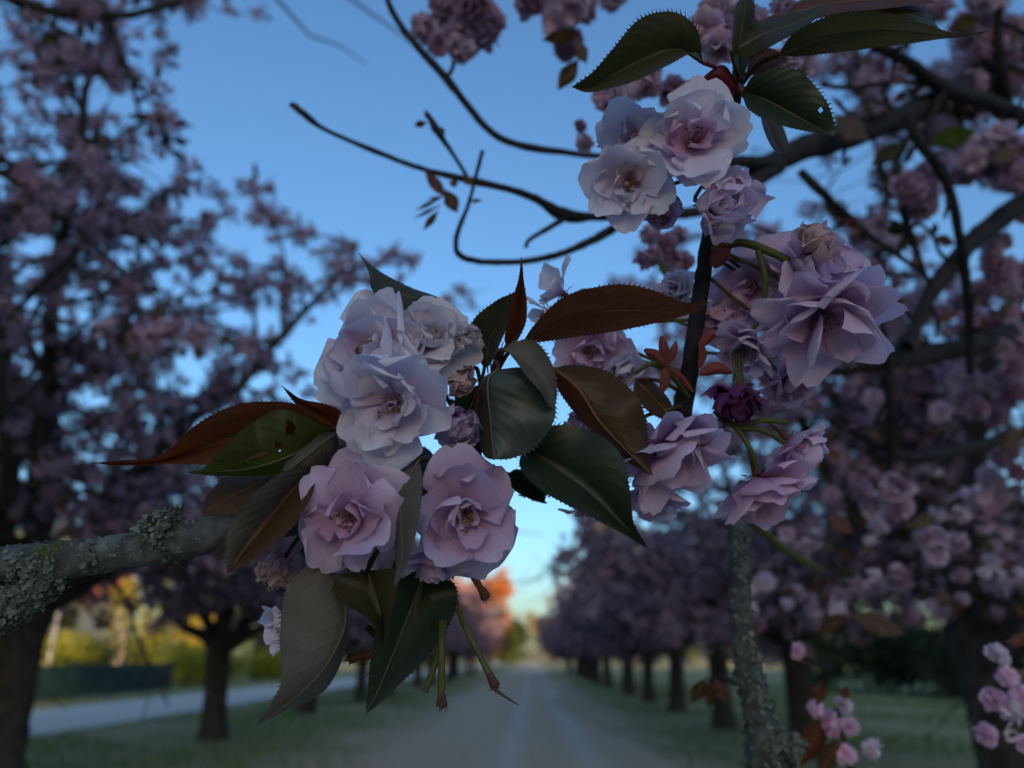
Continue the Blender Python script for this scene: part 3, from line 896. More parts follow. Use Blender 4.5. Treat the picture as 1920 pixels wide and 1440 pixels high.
def petal_set(tag_, n, W, cup, bend, ruffle, frill, notch, seed, **kw):
    out = []
    for k in range(n):
        r = random.Random(seed * 31 + k)
        V, F, UV = petal_shape(W * r.uniform(.88, 1.12), cup * r.uniform(.4, 1.5), bend + r.uniform(-.22, .22), ruffle * r.uniform(.6, 1.4), frill * r.uniform(.5, 1.4),
                               notch * r.uniform(0, 1.4), seed * 31 + k, **kw)
        out.append(mesh_from('petal', V, F, UV))
    return out
PS = {
    'outer': petal_set('outer', 9, 1.08, .28, -.22, .16, .016, .07, 1),
    'mid': petal_set('mid', 9, 1.02, .45, .22, .18, .018, .06, 2),
    'inner': petal_set('inner', 7, .86, .75, .55, .22, .026, .07, 3),
    'heart': petal_set('heart', 6, .80, .95, .75, .27, .040, .05, 4),
    'long': petal_set('long', 9, .72, .34, -.1, .10, .020, .06, 5),
    'crumple': petal_set('crumple', 8, .85, .90, .70, .42, .07, .05, 6),
}
STYLES = {   # rings: (shape set, count, opening angle, length, lift)
    'full': [('outer', 7, 84, 1.0, 0), ('mid', 7, 68, .93, .02), ('mid', 5, 52, .80, .04), ('inner', 5, 36, .58, .06), ('heart', 4, 22, .38, .08)],
    'open': [('outer', 6, 82, 1.0, 0), ('mid', 6, 66, .90, .03), ('inner', 4, 52, .62, .05), ('heart', 2, 30, .36, .07)],
    'bell': [('long', 9, 58, 1.12, 0), ('long', 8, 46, 1.05, .03), ('mid', 5, 36, .85, .05)],
    'cup': [('outer', 8, 62, 1.0, 0), ('mid', 7, 46, .95, .03), ('inner', 6, 32, .72, .05), ('heart', 3, 16, .45, .06)],
    'wilt': [('crumple', 8, 64, .95, 0), ('crumple', 8, 44, .85, .05), ('crumple', 6, 24, .7, .08)],
    'sparse': [('long', 5, 74, 1.0, 0)],
    'ball': [('crumple', 9, 95, .8, 0), ('crumple', 9, 65, .8, .05), ('crumple', 7, 35, .75, .1)],
}

def stamen_mesh(seed, n=15):
    rng = np.random.default_rng(seed)
    parts, mi = [], []
    for k in range(n):
        a = rng.uniform(0, 6.28); t = rng.uniform(.1, .6); L = rng.uniform(.24, .42)
        d = np.array([math.cos(a) * math.sin(t), math.sin(a) * math.sin(t), math.cos(t)])
        p = grow((0, 0, 0), d, L, rng, 4, .12)
        v, f = tube(p, np.linspace(.013, .009, 5), 4); parts.append((v, f)); mi += [0] * len(f)
        e = p[-1]; s = .026
        v, f = tube(np.array([e + d * z * s for z in (-1, -.5, .4, 1)]), [.002, .024, .024, .002], 5); parts.append((v, f)); mi += [1] * len(f)
    V, F = join(parts)
    return mesh_from('stamens', V, F, mats=[M['stamen'], M['anther']], midx=mi)
STAM = [stamen_mesh(k) for k in range(3)]

def calyx_mesh():
    parts = [tube(np.array([(0, 0, z) for z in (-.36, -.32, -.18, -.04, 0.0)]), [.02, .05, .075, .085, .06], 9)]
    for k in range(5):
        a = k * 2 * math.pi / 5
        c, s = math.cos(a), math.sin(a)
        V = np.array([(c * .07 - s * .05, s * .07 + c * .05, -.05), (c * .07 + s * .05, s * .07 - c * .05, -.05),
                      (c * .24 + s * .055, s * .24 - c * .055, -.03), (c * .24 - s * .055, s * .24 + c * .055, -.03),
                      (c * .42 + s * .006, s * .42 - c * .006, -.07), (c * .42 - s * .006, s * .42 + c * .006, -.07)])
        parts.append((V, np.array([(0, 1, 2, 3), (3, 2, 4, 5)])))
    V, F = join(parts)
    return mesh_from('blossom', V, F)
CALYX = calyx_mesh()

def flower_frame(axis, spin):
    z = Vector(axis).normalized()
    x = z.orthogonal().normalized(); y = z.cross(x)
    m = Matrix((x, y, z)).transposed()
    return m @ Matrix.Rotation(spin, 3, 'Z')

def blossom(parent, px, py, d, rpx, axis, mat, seed, style='full', node=None, heart=None, spread=1.0, stalk='stalk_green', jit=1.0, drop=0.0, label=None):
    """one double blossom: calyx, petals one by one, stamens, stalk to its spur"""
    rng = random.Random(seed)
    R = rpx * d / FPX
    c = at(px, py, d)
    fm = flower_frame(cdir(*axis), rng.uniform(0, 6.28))
    mw = Matrix.Translation(c) @ fm.to_4x4() @ Matrix.Translation((0, 0, -.22 * R))
    asy, asp = rng.uniform(6, 14), rng.uniform(0, 6.28)
    b = put('blossom', CALYX, parent, mw @ Matrix.Scale(R, 4), M['calyx'])
    for ring, (st, n, phi, ln, lift) in enumerate(STYLES[style]):
        off = rng.uniform(0, 6.28)
        for k in range(n):
            if rng.random() < drop: continue
            th = off + 2 * math.pi * (k + rng.uniform(-.42, .42) * jit) / n
            ph = R_(min(112, (phi + rng.uniform(-14, 14) * jit + asy * math.sin(th + asp)) * spread))
            dr = Vector((math.cos(th) * math.sin(ph), math.sin(th) * math.sin(ph), math.cos(ph)))
            nz = Vector((-math.cos(th) * math.cos(ph), -math.sin(th) * math.cos(ph), math.sin(ph)))
            x = dr.cross(nz)
            rot = Matrix((x, dr, nz)).transposed() @ Matrix.Rotation(rng.uniform(-.42, .42) * jit, 3, 'Y')
            s = R * ln * rng.uniform(.78, 1.16)
            pm = mw @ Matrix.Translation(Vector((dr.x, dr.y, 0)) * .05 * R + Vector((0, 0, lift * R))) @ rot.to_4x4() @ Matrix.Scale(s, 4)
            mm = M[heart] if (heart and st in ('heart', 'inner') and rng.random() < .8) else M[mat]
            put('petal', rng.choice(PS[st]), b, pm, mm)
    if style not in ('ball',):
        put('stamens', STAM[seed % 3], b, mw @ Matrix.Translation((0, 0, .03 * R)) @ Matrix.Scale(R * (1.0 if style != 'wilt' else .7), 4))
    if node is not None:
        n3 = np.array(list(at(*node)))
        b3 = np.array(list(mw @ Vector((0, 0, -.33 * R))))
        back = np.array(list((mw.to_3x3() @ Vector((0, 0, -1))).normalized()))
        L = np.linalg.norm(n3 - b3)
        pth = catmull(np.array([b3, b3 + back * L * .3, (b3 + back * L * .3) * .4 + n3 * .6, n3]), 14)
        v, f = tube(pth, np.linspace(.0010, .0008, 14), 7)
        put('stalk', mesh_from('stalk', v - b3, f), b, Matrix.Translation(b3), M[stalk])
    return b

# soft blossoms that hang out of focus: one joined ball of petals each
def pompom_mesh(seed, n=46, nu=5, nv=5):
    rng = np.random.default_rng(seed); parts, uvs = [], []
    for k in range(n):
        st = ['outer', 'mid', 'inner'][k % 3]
        V, F, UV = petal_shape(.85, .5, rng.uniform(-.3, .6), .2, .03, .08, seed * 100 + k, nu, nv)
        ph = math.acos(1 - 1.75 * (k + .5) / n); th = k * 2.399 + rng.normal(0, .2)
        dr = np.array([math.cos(th) * math.sin(ph), math.sin(th) * math.sin(ph), math.cos(ph)])
        nz = np.array([-math.cos(th) * math.cos(ph), -math.sin(th) * math.cos(ph), math.sin(ph)])
        x = np.cross(dr, nz); s = rng.uniform(.75, 1.05)
        parts.append((np.stack([V @ np.stack([x, dr, nz], 0)], 0)[0] * s, F)); uvs += UV
    V, F = join(parts)
    return mesh_from('blossom', V, F, uvs)
POM = [pompom_mesh(900 + k) for k in range(4)]
def pompom(parent, px, py, d, rpx, mat, seed, squash=1.0):
    rng = random.Random(seed)
    R = rpx * d / FPX
    fm = flower_frame((rng.gauss(0, 1), rng.gauss(0, 1), rng.gauss(0, 1)), rng.uniform(0, 6))
    return put('blossom', POM[seed % 4], parent, Matrix.Translation(at(px, py, d)) @ fm.to_4x4() @ Matrix.Diagonal((R, R, R * squash, 1)), M[mat])

def flakes(parent, path, rad, n, seed, u0=0, u1=1, size=.0022, spread=1.0, side=None, lift=0.0, name='lichen'):
    """crusty lichen scales standing off a branch"""
    rng = np.random.default_rng(seed)
    V, F = [], []
    up = np.array([0, 0, 1.0])
    for k in range(n):
        i = int(rng.uniform(u0, u1) * (len(path) - 2))
        t = path[i + 1] - path[i]; t /= np.linalg.norm(t)
        a = rng.normal(size=3)
        if side is not None: a = np.array(side) + rng.normal(0, spread, 3)
        a -= t * (a @ t); a /= np.linalg.norm(a) + 1e-9
        c = path[i] + (path[i + 1] - path[i]) * rng.random() + a * (rad[i] + lift * rng.random())
        nrm = a + rng.normal(0, .45, 3); nrm /= np.linalg.norm(nrm)
        x = np.cross(nrm, rng.normal(size=3)); x /= np.linalg.norm(x); y = np.cross(nrm, x)
        s = size * rng.uniform(.5, 1.5); q = len(V); m = 7
        V.append(c + nrm * s * .1)
        for j in range(m):
            aa = j * 6.2832 / m; rr = s * rng.uniform(.45, 1.15)
            V.append(c + (x * math.cos(aa) + y * math.sin(aa)) * rr + nrm * s * rng.uniform(.05, .6))
        for j in range(m): F.append((q, q + 1 + j, q + 1 + (j + 1) % m))
    b = path[0]
    o = put(name, mesh_from(name, np.array(V) - b, np.array(F), smooth=False), parent, Matrix.Translation(b), M['lichen'])
    o['kind'] = 'stuff'
    return o
# ================================================================== the lichen-covered branch with the main blossom head
D = 0.292
A = thing('cherry_branch', at(-80, 1062, D), 'lichen-crusted grey cherry branch carrying the large pale blossom head and bronze leaves', 'branch')
o, path, rad = wood(A, 'bough', [(-120, 1066, .285), (0, 1057, .288), (100, 1052, .290), (200, 1040, .292), (310, 1020, .292), (400, 1002, .295), (500, 985, .305),
                                  (600, 965, .318), (720, 930, .328), (830, 905, .335), (920, 895, .338), (985, 905, .34)],
                    [31, 31, 36, 33, 35, 34, 30, 26, 23, 20, 17, 8], M['bark_lichen'], 22, .045, 150, 1)
flakes(A, path, rad, 230, 2, 0, .42, .0008, 1.2, list(cdir(0, .3, .8)))
flakes(A, path, rad, 420, 3, .335, .385, .0011, .45, list(cdir(0, 1, .2)), .0065)
flakes(A, path, rad, 240, 4, .12, .19, .0012, .5, list(cdir(0, -.5, 1)), .0012)
flakes(A, path, rad, 90, 44, .235, .255, .0011, .35, list(cdir(0, .3, 1)), .0010)
o, path, rad = wood(A, 'bough_fork', [(112, 1066, .290), (70, 1104, .288), (10, 1146, .286), (-70, 1190, .284)], [28, 31, 33, 34], M['bark_lichen'], 20, .07, 50, 5)
flakes(A, path, rad, 620, 6, .02, .9, .0011, .9, list(cdir(0, .5, .8)), .0014)

N1 = (800, 905, .325)
# blossoms: pale ones at the back first
blossom(A, 700, 672, .300, 132, (-.25, .25, .95), 'petal_white', 11, 'full', (850, 850, .33), 'petal_pink')
blossom(A, 803, 638, .303, 96, (.25, .55, .85), 'petal_spotted', 12, 'full', (870, 850, .33), spread=.95)
blossom(A, 738, 760, .282, 124, (-.12, -.18, 1), 'petal_white', 13, 'open', (850, 860, .325))
blossom(A, 868, 640, .308, 42, (.5, .3, .8), 'petal_spotted', 14, 'wilt', (880, 820, .33))
blossom(A, 862, 715, .303, 40, (.6, 0, .8), 'petal_wilted', 15, 'wilt', (880, 830, .33))
blossom(A, 864, 790, .305, 62, (.3, -.5, .8), 'petal_pink', 16, 'wilt', (880, 850, .33))
blossom(A, 652, 968, .287, 126, (-.12, -.10, 1), 'petal_pink', 17, 'open', (800, 900, .33), 'petal_rose', spread=.92)
blossom(A, 872, 968, .290, 124, (.10, -.08, 1), 'petal_pink', 23, 'open', (850, 900, .33), spread=.95)
blossom(A, 812, 1050, .296, 60, (-.2, -.9, .5), 'petal_pink', 19, 'bell', (840, 930, .33))
blossom(A, 526, 1056, .312, 58, (-.5, -.8, .4), 'petal_wilted', 20, 'wilt', (600, 970, .318))
blossom(A, 528, 1176, .318, 56, (-.6, -.1, .6), 'petal_white', 21, 'open', (640, 1000, .32))

# leaves: midrib, both margins (pixels, base to tip)
leaf(A, [(862, 596), (800, 566), (735, 545), (700, 515), (673, 474)], [(835, 612), (780, 598), (730, 567), (699, 545), (692, 512)], [(858, 580), (820, 556), (770, 538), (715, 510), (688, 490)],
     (.328, .318), 'leaf_olive', 1, -1, node=(880, 800, .33), seed=1)
leaf(A, [(908, 692), (918, 640), (945, 590), (978, 540)], [(882, 640), (890, 600), (930, 565), (960, 550)], [(922, 680), (945, 630), (965, 590), (977, 560)], (.325, .315), 'leaf_olive', 1, -1, node=(880, 840, .33), seed=2)
leaf(A, [(950, 648), (964, 610), (975, 560), (980, 520), (977, 482)], [(946, 636), (953, 600), (962, 560), (973, 520)], [(968, 640), (985, 605), (987, 565), (982, 525)], (.305, .298), 'leaf_red', 1, 1, .014, node=(925, 720, .325), seed=3)
leaf(A, [(980, 642), (1040, 605), (1110, 585), (1200, 583), (1270, 585), (1332, 566)], [(1000, 612), (1050, 563), (1110, 542), (1170, 535), (1230, 547), (1285, 568)],
     [(1010, 642), (1080, 633), (1160, 622), (1230, 606), (1290, 590)], (.298, .285), 'leaf_red', 1, -1, .016, node=(930, 700, .325), seed=4)
leaf(A, [(945, 655), (975, 672), (1010, 705), (1040, 765)], [(960, 668), (985, 700), (1015, 735), (1030, 760)], [(965, 640), (1005, 640), (1035, 680), (1045, 730)], (.290, .286), 'leaf_grey', 1, -1, .012, node=(925, 690, .325), seed=5, tooth=1.4)
leaf(A, [(935, 692), (915, 715), (919, 780), (923, 830), (926, 862)], [(903, 712), (898, 760), (898, 820), (908, 855)], [(985, 690), (1025, 712), (1042, 775), (1010, 832), (965, 858)], (.293, .283), 'leaf_teal', -1, 1, .019, node=(925, 690, .325), seed=6, mat2='leaf_olive')
leaf(A, [(1038, 690), (1085, 730), (1120, 785), (1165, 835), (1224, 893)], [(1040, 720), (1068, 765), (1100, 800), (1150, 845), (1190, 875)], [(1075, 684), (1140, 695), (1195, 745), (1213, 800), (1217, 860)], (.300, .286), 'leaf_bronze', -1, -1, .018, node=(950, 720, .325), seed=7, mat2='leaf_red')
leaf(A, [(985, 838), (1050, 880), (1110, 925), (1165, 980), (1215, 1028)], [(975, 872), (1010, 912), (1075, 950), (1140, 985), (1180, 1008)], [(1030, 800), (1100, 805), (1160, 850), (1180, 920), (1188, 980)], (.308, .282), 'leaf_dark', 1, 1, .021, node=(930, 850, .335), seed=8)
leaf(A, [(950, 890), (985, 905), (1010, 925), (1022, 942)], [(955, 910), (980, 928), (1005, 940)], [(970, 880), (1005, 895), (1022, 920)], (.333, .33), 'leaf_dark', 1, 1, .012, seed=9, tooth=.5)
leaf(A, [(900, 720), (880, 770), (868, 830), (850, 890)], [(860, 740), (840, 790), (840, 850)], [(915, 770), (912, 830), (885, 880)], (.33, .325), 'leaf_dark', 1, -1, .017, node=(890, 690, .33), seed=40)
leaf(A, [(820, 860), (760, 868), (690, 860), (620, 850)], [(790, 905), (720, 905), (650, 880)], [(790, 835), (720, 830), (650, 830)], (.322, .315), 'leaf_dark', 1, -1, .017, node=(850, 870, .33), seed=41)
leaf(A, [(700, 1040), (650, 1030), (600, 1040), (560, 1035)], [(690, 1070), (640, 1065), (590, 1060)], [(690, 1005), (640, 1000), (590, 1010)], (.322, .318), 'leaf_dark', 1, -1, .015, node=(740, 960, .33), seed=42)
# towards the bough
leaf(A, [(640, 800), (560, 792), (450, 812), (350, 850), (280, 867), (225, 868), (172, 868)], [(590, 820), (500, 850), (420, 868), (330, 869), (270, 872), (220, 873)],
     [(600, 772), (530, 755), (440, 762), (365, 800), (300, 855), (230, 863)], (.312, .290), 'leaf_red', 1, 1, .017, node=(720, 850, .328), seed=10)
leaf(A, [(628, 806), (560, 848), (480, 876), (410, 884), (352, 886)], [(622, 850), (575, 882), (500, 893), (430, 893), (385, 891)], [(590, 790), (530, 768), (470, 795), (420, 842), (385, 876)],
     (.300, .290), 'leaf_green', -1, 1, .018, node=(720, 855, .328), seed=11, hole=[(.78, .30, .10, .035), (.63, .40, .05, .02)])
leaf(A, [(630, 812), (600, 835), (560, 868), (530, 890)], [(635, 840), (615, 872), (580, 890)], [(600, 805), (565, 830), (535, 870)], (.292, .292), 'leaf_grey', -1, -1, .012, node=(720, 855, .328), seed=12)
leaf(A, [(642, 796), (600, 772), (560, 750), (529, 724)], [(625, 800), (590, 783), (555, 758)], [(636, 770), (605, 757), (565, 748)], (.295, .288), 'leaf_red', 1, 1, .012, node=(720, 850, .328), seed=13)
leaf(A, [(560, 880), (490, 905), (430, 935), (378, 963)], [(560, 920), (500, 955), (430, 966), (395, 966)], [(520, 875), (430, 890), (400, 915), (382, 945)], (.315, .305), 'leaf_bronze', 1, -1, .016, node=(650, 900, .325), seed=14)
leaf(A, [(588, 880), (530, 940), (490, 990), (455, 1035), (426, 1076)], [(540, 882), (480, 925), (438, 975), (426, 1010), (424, 1050)], [(588, 915), (565, 960), (525, 1010), (470, 1052)], (.298, .280), 'leaf_bronze', 1, 1, .019, node=(680, 890, .325), seed=15, mat2='leaf_grey')
# hanging between and under the blossoms
leaf(A, [(785, 862), (755, 920), (752, 985), (755, 1040), (738, 1100)], [(745, 890), (730, 940), (736, 1000), (742, 1060)], [(792, 900), (785, 960), (772, 1030), (755, 1075)], (.286, .268), 'leaf_grey', -1, 1, .015, node=(820, 880, .325), seed=16)
leaf(A, [(690, 1070), (700, 1110), (715, 1160), (721, 1213)], [(620, 1082), (640, 1125), (690, 1160), (712, 1195)], [(745, 1070), (742, 1110), (732, 1160), (727, 1195)], (.296, .285), 'leaf_olive', 1, 1, .018, node=(760, 960, .328), seed=17)
leaf(A, [(612, 1052), (640, 1110), (647, 1170), (610, 1250), (548, 1312), (481, 1358)], [(590, 1050), (540, 1100), (525, 1180), (530, 1270), (505, 1325)], [(640, 1090), (657, 1160), (642, 1240), (605, 1300), (540, 1330)],
     (.296, .270), 'leaf_grey', 1, -1, .021, node=(720, 970, .328), seed=18, tooth=1.2)
leaf(A, [(800, 1060), (775, 1130), (745, 1205), (715, 1280), (686, 1338)], [(745, 1095), (715, 1160), (697, 1230), (690, 1290)], [(855, 1100), (845, 1170), (795, 1240), (740, 1292), (705, 1325)], (.310, .286), 'leaf_dark', 1, -1, .020, node=(820, 960, .33), seed=19)

# spent stalks under the head
def spent(parent, pts, r0, kind, seed):
    P = P3(pts); C = catmull(P, 16)
    o_, pa, ra = wood(parent, 'spent_stalk', pts, [r0] * (len(pts) - 1) + [r0 * 1.2], M['stalk_green'] if kind != 'red' else M['stalk_red'], 8, 0, 18, seed)
    rng = np.random.default_rng(seed)
    e = pa[-1]; t = pa[-1] - pa[-3]; t /= np.linalg.norm(t)
    V, F = tube(np.array([e - t * .0022, e, e + t * .003, e + t * .0055, e + t * .0062]), [.0008, .0013, .0020, .0022, .0012], 9, .12, rng)
    parts = [(V, F)]
    for k in range(9):
        d = t + rng.normal(0, .45, 3)
        parts.append(tube(grow(e + t * .005, d, rng.uniform(.0015, .004), rng, 3, .2), [.0003, .00025, .0002, .0001], 4))
    V, F = join(parts)
    put('husk', mesh_from('husk', V - e, F), o_, Matrix.Translation(e), M['husk'])
    return o_
spent(A, [(838, 1085, .318), (870, 1170, .300), (900, 1230, .294), (916, 1262, .292)], 6, 'green', 31)
spent(A, [(828, 1150, .31), (828, 1220, .296), (828, 1295, .292)], 6.5, 'green', 32)
o_, pa, ra = wood(A, 'spent_stalk', [(835, 1150, .31), (822, 1225, .30), (797, 1297, .296)], [6, 6, 6], M['stalk_green'], 8, 0, 16, 33, True)
wood(A, 'withered_style', [(925, 1290, .290), (945, 1305, .289), (972, 1322, .288)], [4, 2.5, 1], M['husk'], 6, .1, 12, 34)
spent(A, [(870, 1000, .315), (878, 1060, .305), (898, 1098, .303)], 6, 'red', 35)
spent(A, [(850, 1000, .315), (858, 1030, .302), (866, 1050, .300)], 6, 'red', 36)
spent(A, [(720, 1180, .31), (700, 1222, .308), (680, 1230, .306)], 9, 'red', 37)
wood(A, 'spur', [(790, 930, .33), (760, 1000, .322), (735, 1120, .316), (712, 1190, .312), (690, 1175, .31)], [12, 10, 10, 9, 6], M['bark_dark'], 10, .2, 30, 38)
wood(A, 'spur', [(880, 900, .335), (905, 800, .332), (925, 710, .325), (940, 655, .318)], [12, 9, 8, 5], M['bark_dark'], 10, .15, 26, 39)
for k in range(5):                                # dry hairs of the bud scales by the crumpled leaf
    wood(A, 'bristle', [(915 + 6 * k, 700, .312), (912 + 7 * k, 660 - 4 * (k % 3), .311), (908 + 9 * k, 640 + 5 * (k % 2), .31)], [1.6, 1.2, .6], M['husk'], 4, 0, 8, 40 + k)
# small purple sepals of blossoms behind the dark leaf
for k, (x, y, r) in enumerate([(1090, 965, 42), (1000, 935, 26), (1040, 930, 28)]):
    blossom(A, x, y, .335, r, (-.1 * k, -.9, .25), 'petal_wilted', 50 + k, 'sparse', (1000, 890, .335))
blossom(A, 1078, 800, .325, 40, (0, .1, 1), 'petal_rose', 55, 'wilt', (1010, 850, .335))

# ================================================================== the dark upright twig with the second blossom heads
B = thing('cherry_branch', at(1272, 800, .335), 'dark upright cherry twig with pale double blossoms, drooping pink ones and red bud scales', 'branch')
wood(B, 'bough', [(1262, 840, .345), (1285, 740, .340), (1302, 630, .335), (1316, 530, .333), (1330, 440, .334), (1352, 330, .338), (1378, 180, .335), (1392, 60, .34), (1400, -60, .35)],
     [22, 18, 15, 15, 14, 13, 12, 11, 10], M['bark_dark'], 14, .06, 70, 60)
# top head
blossom(B, 1302, 262, .300, 110, (-.10, .12, 1), 'petal_white', 61, 'open', (1370, 210, .335), 'petal_rose')
blossom(B, 1185, 265, .315, 88, (-.1, .15, 1), 'petal_white', 62, 'open', (1360, 230, .335))
blossom(B, 1180, 345, .306, 86, (-.15, -.25, .95), 'petal_white', 63, 'open', (1350, 280, .335), 'petal_wilted')
blossom(B, 1345, 385, .303, 92, (.2, -.35, .9), 'petal_pink', 64, 'wilt', (1350, 300, .335), 'petal_wilted')
blossom(B, 1240, 392, .318, 44, (-.2, -.7, .6), 'petal_rose', 65, 'wilt', (1340, 320, .335))
# bell hanging off to the side, drooping
blossom(B, 1545, 600, .312, 130, (.10, -.75, .62), 'petal_pink', 66, 'bell', (1335, 480, .334), spread=1.1, stalk='stalk_green')
blossom(B, 1545, 500, .318, 108, (.25, .35, .55), 'petal_pink', 67, 'full', (1340, 465, .334), spread=1.12)
blossom(B, 1520, 462, .308, 52, (.1, .8, .6), 'petal_wilted', 68, 'wilt', (1340, 465, .334))
blossom(B, 1412, 540, .335, 84, (-.5, -.1, .8), 'petal_pink', 69, 'open', (1335, 480, .334))
blossom(B, 1395, 645, .325, 62, (-.5, -.7, .5), 'petal_pink', 70, 'bell', (1330, 520, .334))
blossom(B, 1342, 590, .345, 60, (-.1, -.6, .7), 'petal_rose', 71, 'wilt', (1310, 560, .334))
blossom(B, 1480, 715, .345, 62, (.3, -.5, .7), 'petal_rose', 72, 'full', (1300, 660, .335))
blossom(B, 1385, 748, .315, 66, (0, -1, .2), 'petal_purple', 73, 'ball', (1385, 700, .325))
# lower drooping pair
blossom(B, 1252, 850, .308, 118, (.30, -.62, .72), 'petal_pink', 74, 'bell', (1280, 760, .338), spread=1.15)
blossom(B, 1425, 915, .315, 96, (.15, -.85, .30), 'petal_rose', 75, 'bell', (1378, 790, .325), spread=1.2)
blossom(B, 1490, 835, .320, 72, (.55, -.6, .35), 'petal_pink', 76, 'cup', (1378, 790, .325))
blossom(B, 1220, 925, .325, 66, (-.2, -.9, .3), 'petal_pink', 77, 'bell', (1270, 800, .34))
# behind the red leaf
blossom(B, 1110, 655, .345, 90, (-.3, -.2, .8), 'petal_pink', 78, 'open', (1285, 700, .338))
blossom(B, 1165, 690, .340, 44, (.3, -.6, .6), 'petal_white', 79, 'cup', (1285, 710, .338))
blossom(B, 1045, 540, .350, 66, (-.55, .5, .2), 'petal_white', 80, 'sparse', (1290, 600, .336), spread=.75)
blossom(B, 1020, 590, .350, 56, (-.7, -.4, .2), 'petal_white', 81, 'sparse', (1290, 610, .336), spread=.7)
blossom(B, 1270, 545, .350, 52, (-.4, .2, .6), 'petal_white', 82, 'cup', (1308, 580, .336))

# red bud scales
def scale(parent, mid, w, d, seed, mat='scale_red'):
    n = len(mid); m0 = [(x, y) for x, y in mid]
    dx, dy = mid[-1][0] - mid[0][0], mid[-1][1] - mid[0][1]; L = math.hypot(dx, dy); nx, ny = -dy / L * w, dx / L * w
    mm = [m0[0], ((m0[0][0] + m0[-1][0]) / 2, (m0[0][1] + m0[-1][1]) / 2), m0[-1]] if n == 2 else m0
    k = len(mm)
    rng = random.Random(seed)
    nu, nv = 9, 5
    C = catmull(P3(mm, d), nu); s = np.array(list(cdir(-dy / L, -dx / L, 0)))
    V, UV = [], []
    for i in range(nu):
        u = i / (nu - 1); hw = w * d / FPX * math.sin(math.pi * (0.08 + .86 * u)) ** .8
        for j in range(nv):
            v = 2 * j / (nv - 1) - 1
            V.append(C[i] + s * v * hw + VIEW * hw * .7 * (1 - v * v)); UV.append((j / (nv - 1), u))
    F = [(i * nv + j, i * nv + j + 1, (i + 1) * nv + j + 1, (i + 1) * nv + j) for i in range(nu - 1) for j in range(nv - 1)]
    return put('bud_scale', mesh_from('bud_scale', np.array(V) - C[0], F, UV), parent, Matrix.Translation(C[0]), M[mat])
M['scale_red'] = mat_simple('scale_red', (0.16, 0.030, 0.025), (0.26, 0.075, 0.06), 120, .55, .1, .001, .35, (.32, .06, .05))
M['scale_dark'] = mat_simple('scale_dark', (0.10, 0.006, 0.012), (0.15, 0.012, 0.02), 120, .5, .1, .001, .25, (.2, .01, .02))
for k, (mid, w) in enumerate([([(1248, 685), (1232, 668), (1208, 655)], 11), ([(1250, 682), (1245, 655), (1240, 630)], 10), ([(1252, 682), (1262, 660), (1268, 640)], 8),
                              ([(1246, 690), (1248, 712), (1240, 738)], 10), ([(1300, 735), (1270, 700), (1252, 688)], 6), ([(1335, 500), (1350, 478), (1368, 465)], 17),
                              ([(1345, 462), (1370, 452), (1395, 458)], 9), ([(1310, 650), (1335, 625), (1350, 628)], 11), ([(1310, 700), (1345, 690), (1372, 698)], 12), ([(1312, 690), (1318, 660), (1310, 640)], 8)]):
    scale(B, mid, w, .325, k)
wood(B, 'stalk', [(1290, 745, .335), (1255, 700, .33), (1225, 680, .325), (1190, 700, .325)], [5, 5, 4.5, 4], M['stalk_green'], 7, 0, 16, 90)
wood(B, 'stalk', [(1335, 470, .33), (1390, 455, .322), (1450, 475, .316), (1480, 490, .314)], [8, 8, 8, 7], M['stalk_green'], 8, 0, 16, 91)
wood(B, 'stalk', [(1422, 470, .318), (1434, 520, .316), (1432, 565, .318)], [6, 6, 6], M['stalk_green'], 8, 0, 14, 92)
for k, (ex, ey) in enumerate([(1425, 905), (1470, 830), (1475, 792)]):
    wood(B, 'stalk', [(1340, 770, .322), (1378, 800, .318), ((1378 + ex) / 2 + 6, (800 + ey) / 2 - 8, .315), (ex, ey, .318)], [6, 5, 5, 5], M['stalk_green'], 7, 0, 18, 93 + k)
for k in range(4):
    wood(B, 'stalk', [(1372 + 8 * k, 655, .325), (1376 + 5 * k, 690, .322), (1374 + 8 * k, 730, .318)], [2.2, 2.2, 2.2], M['stalk_green'], 6, 0, 10, 100 + k)

# top leaves and their dark red scales
NT = (1385, 165, .325)
leaf(B, [(1318, 118), (1270, 92), (1210, 110), (1150, 140), (1105, 165), (1072, 163)], [(1302, 98), (1250, 122), (1190, 150), (1140, 166), (1100, 173)], [(1306, 55), (1262, 24), (1200, 38), (1150, 92), (1112, 135)],
     (.310, .295), 'leaf_olive', 1, 1, .020, node=NT, seed=21, tooth=1.3)
leaf(B, [(1392, 172), (1440, 190), (1500, 222), (1566, 256)], [(1405, 205), (1460, 232), (1510, 245)], [(1420, 138), (1490, 132), (1545, 185), (1566, 240)], (.312, .300), 'leaf_dark', 1, 1, .019, node=NT, seed=22, hole=[(.80, .72, .05, .02)])
leaf(B, [(1458, 104), (1540, 72), (1640, 58), (1720, 62), (1790, 68), (1856, 58)], [(1500, 106), (1580, 98), (1680, 86), (1760, 74), (1815, 68)], [(1490, 62), (1560, 30), (1640, 22), (1710, 38), (1790, 62)], (.305, .290), 'leaf_olive', -1, 1, .017, node=NT, seed=23)
leaf(B, [(1372, 98), (1430, 66), (1500, 40), (1566, 4)], [(1400, 105), (1450, 82), (1510, 50)], [(1385, 60), (1440, 35), (1510, 18)], (.315, .305), 'leaf_olive', 1, -1, .014, node=NT, seed=24)
leaf(B, [(1470, 30), (1560, 8), (1660, 0), (1760, 5)], [(1520, 35), (1600, 22), (1690, 12)], [(1500, 0), (1580, -25), (1680, -25)], (.335, .33), 'leaf_red', 1, -1, .018, node=(1410, 60, .335), seed=25)
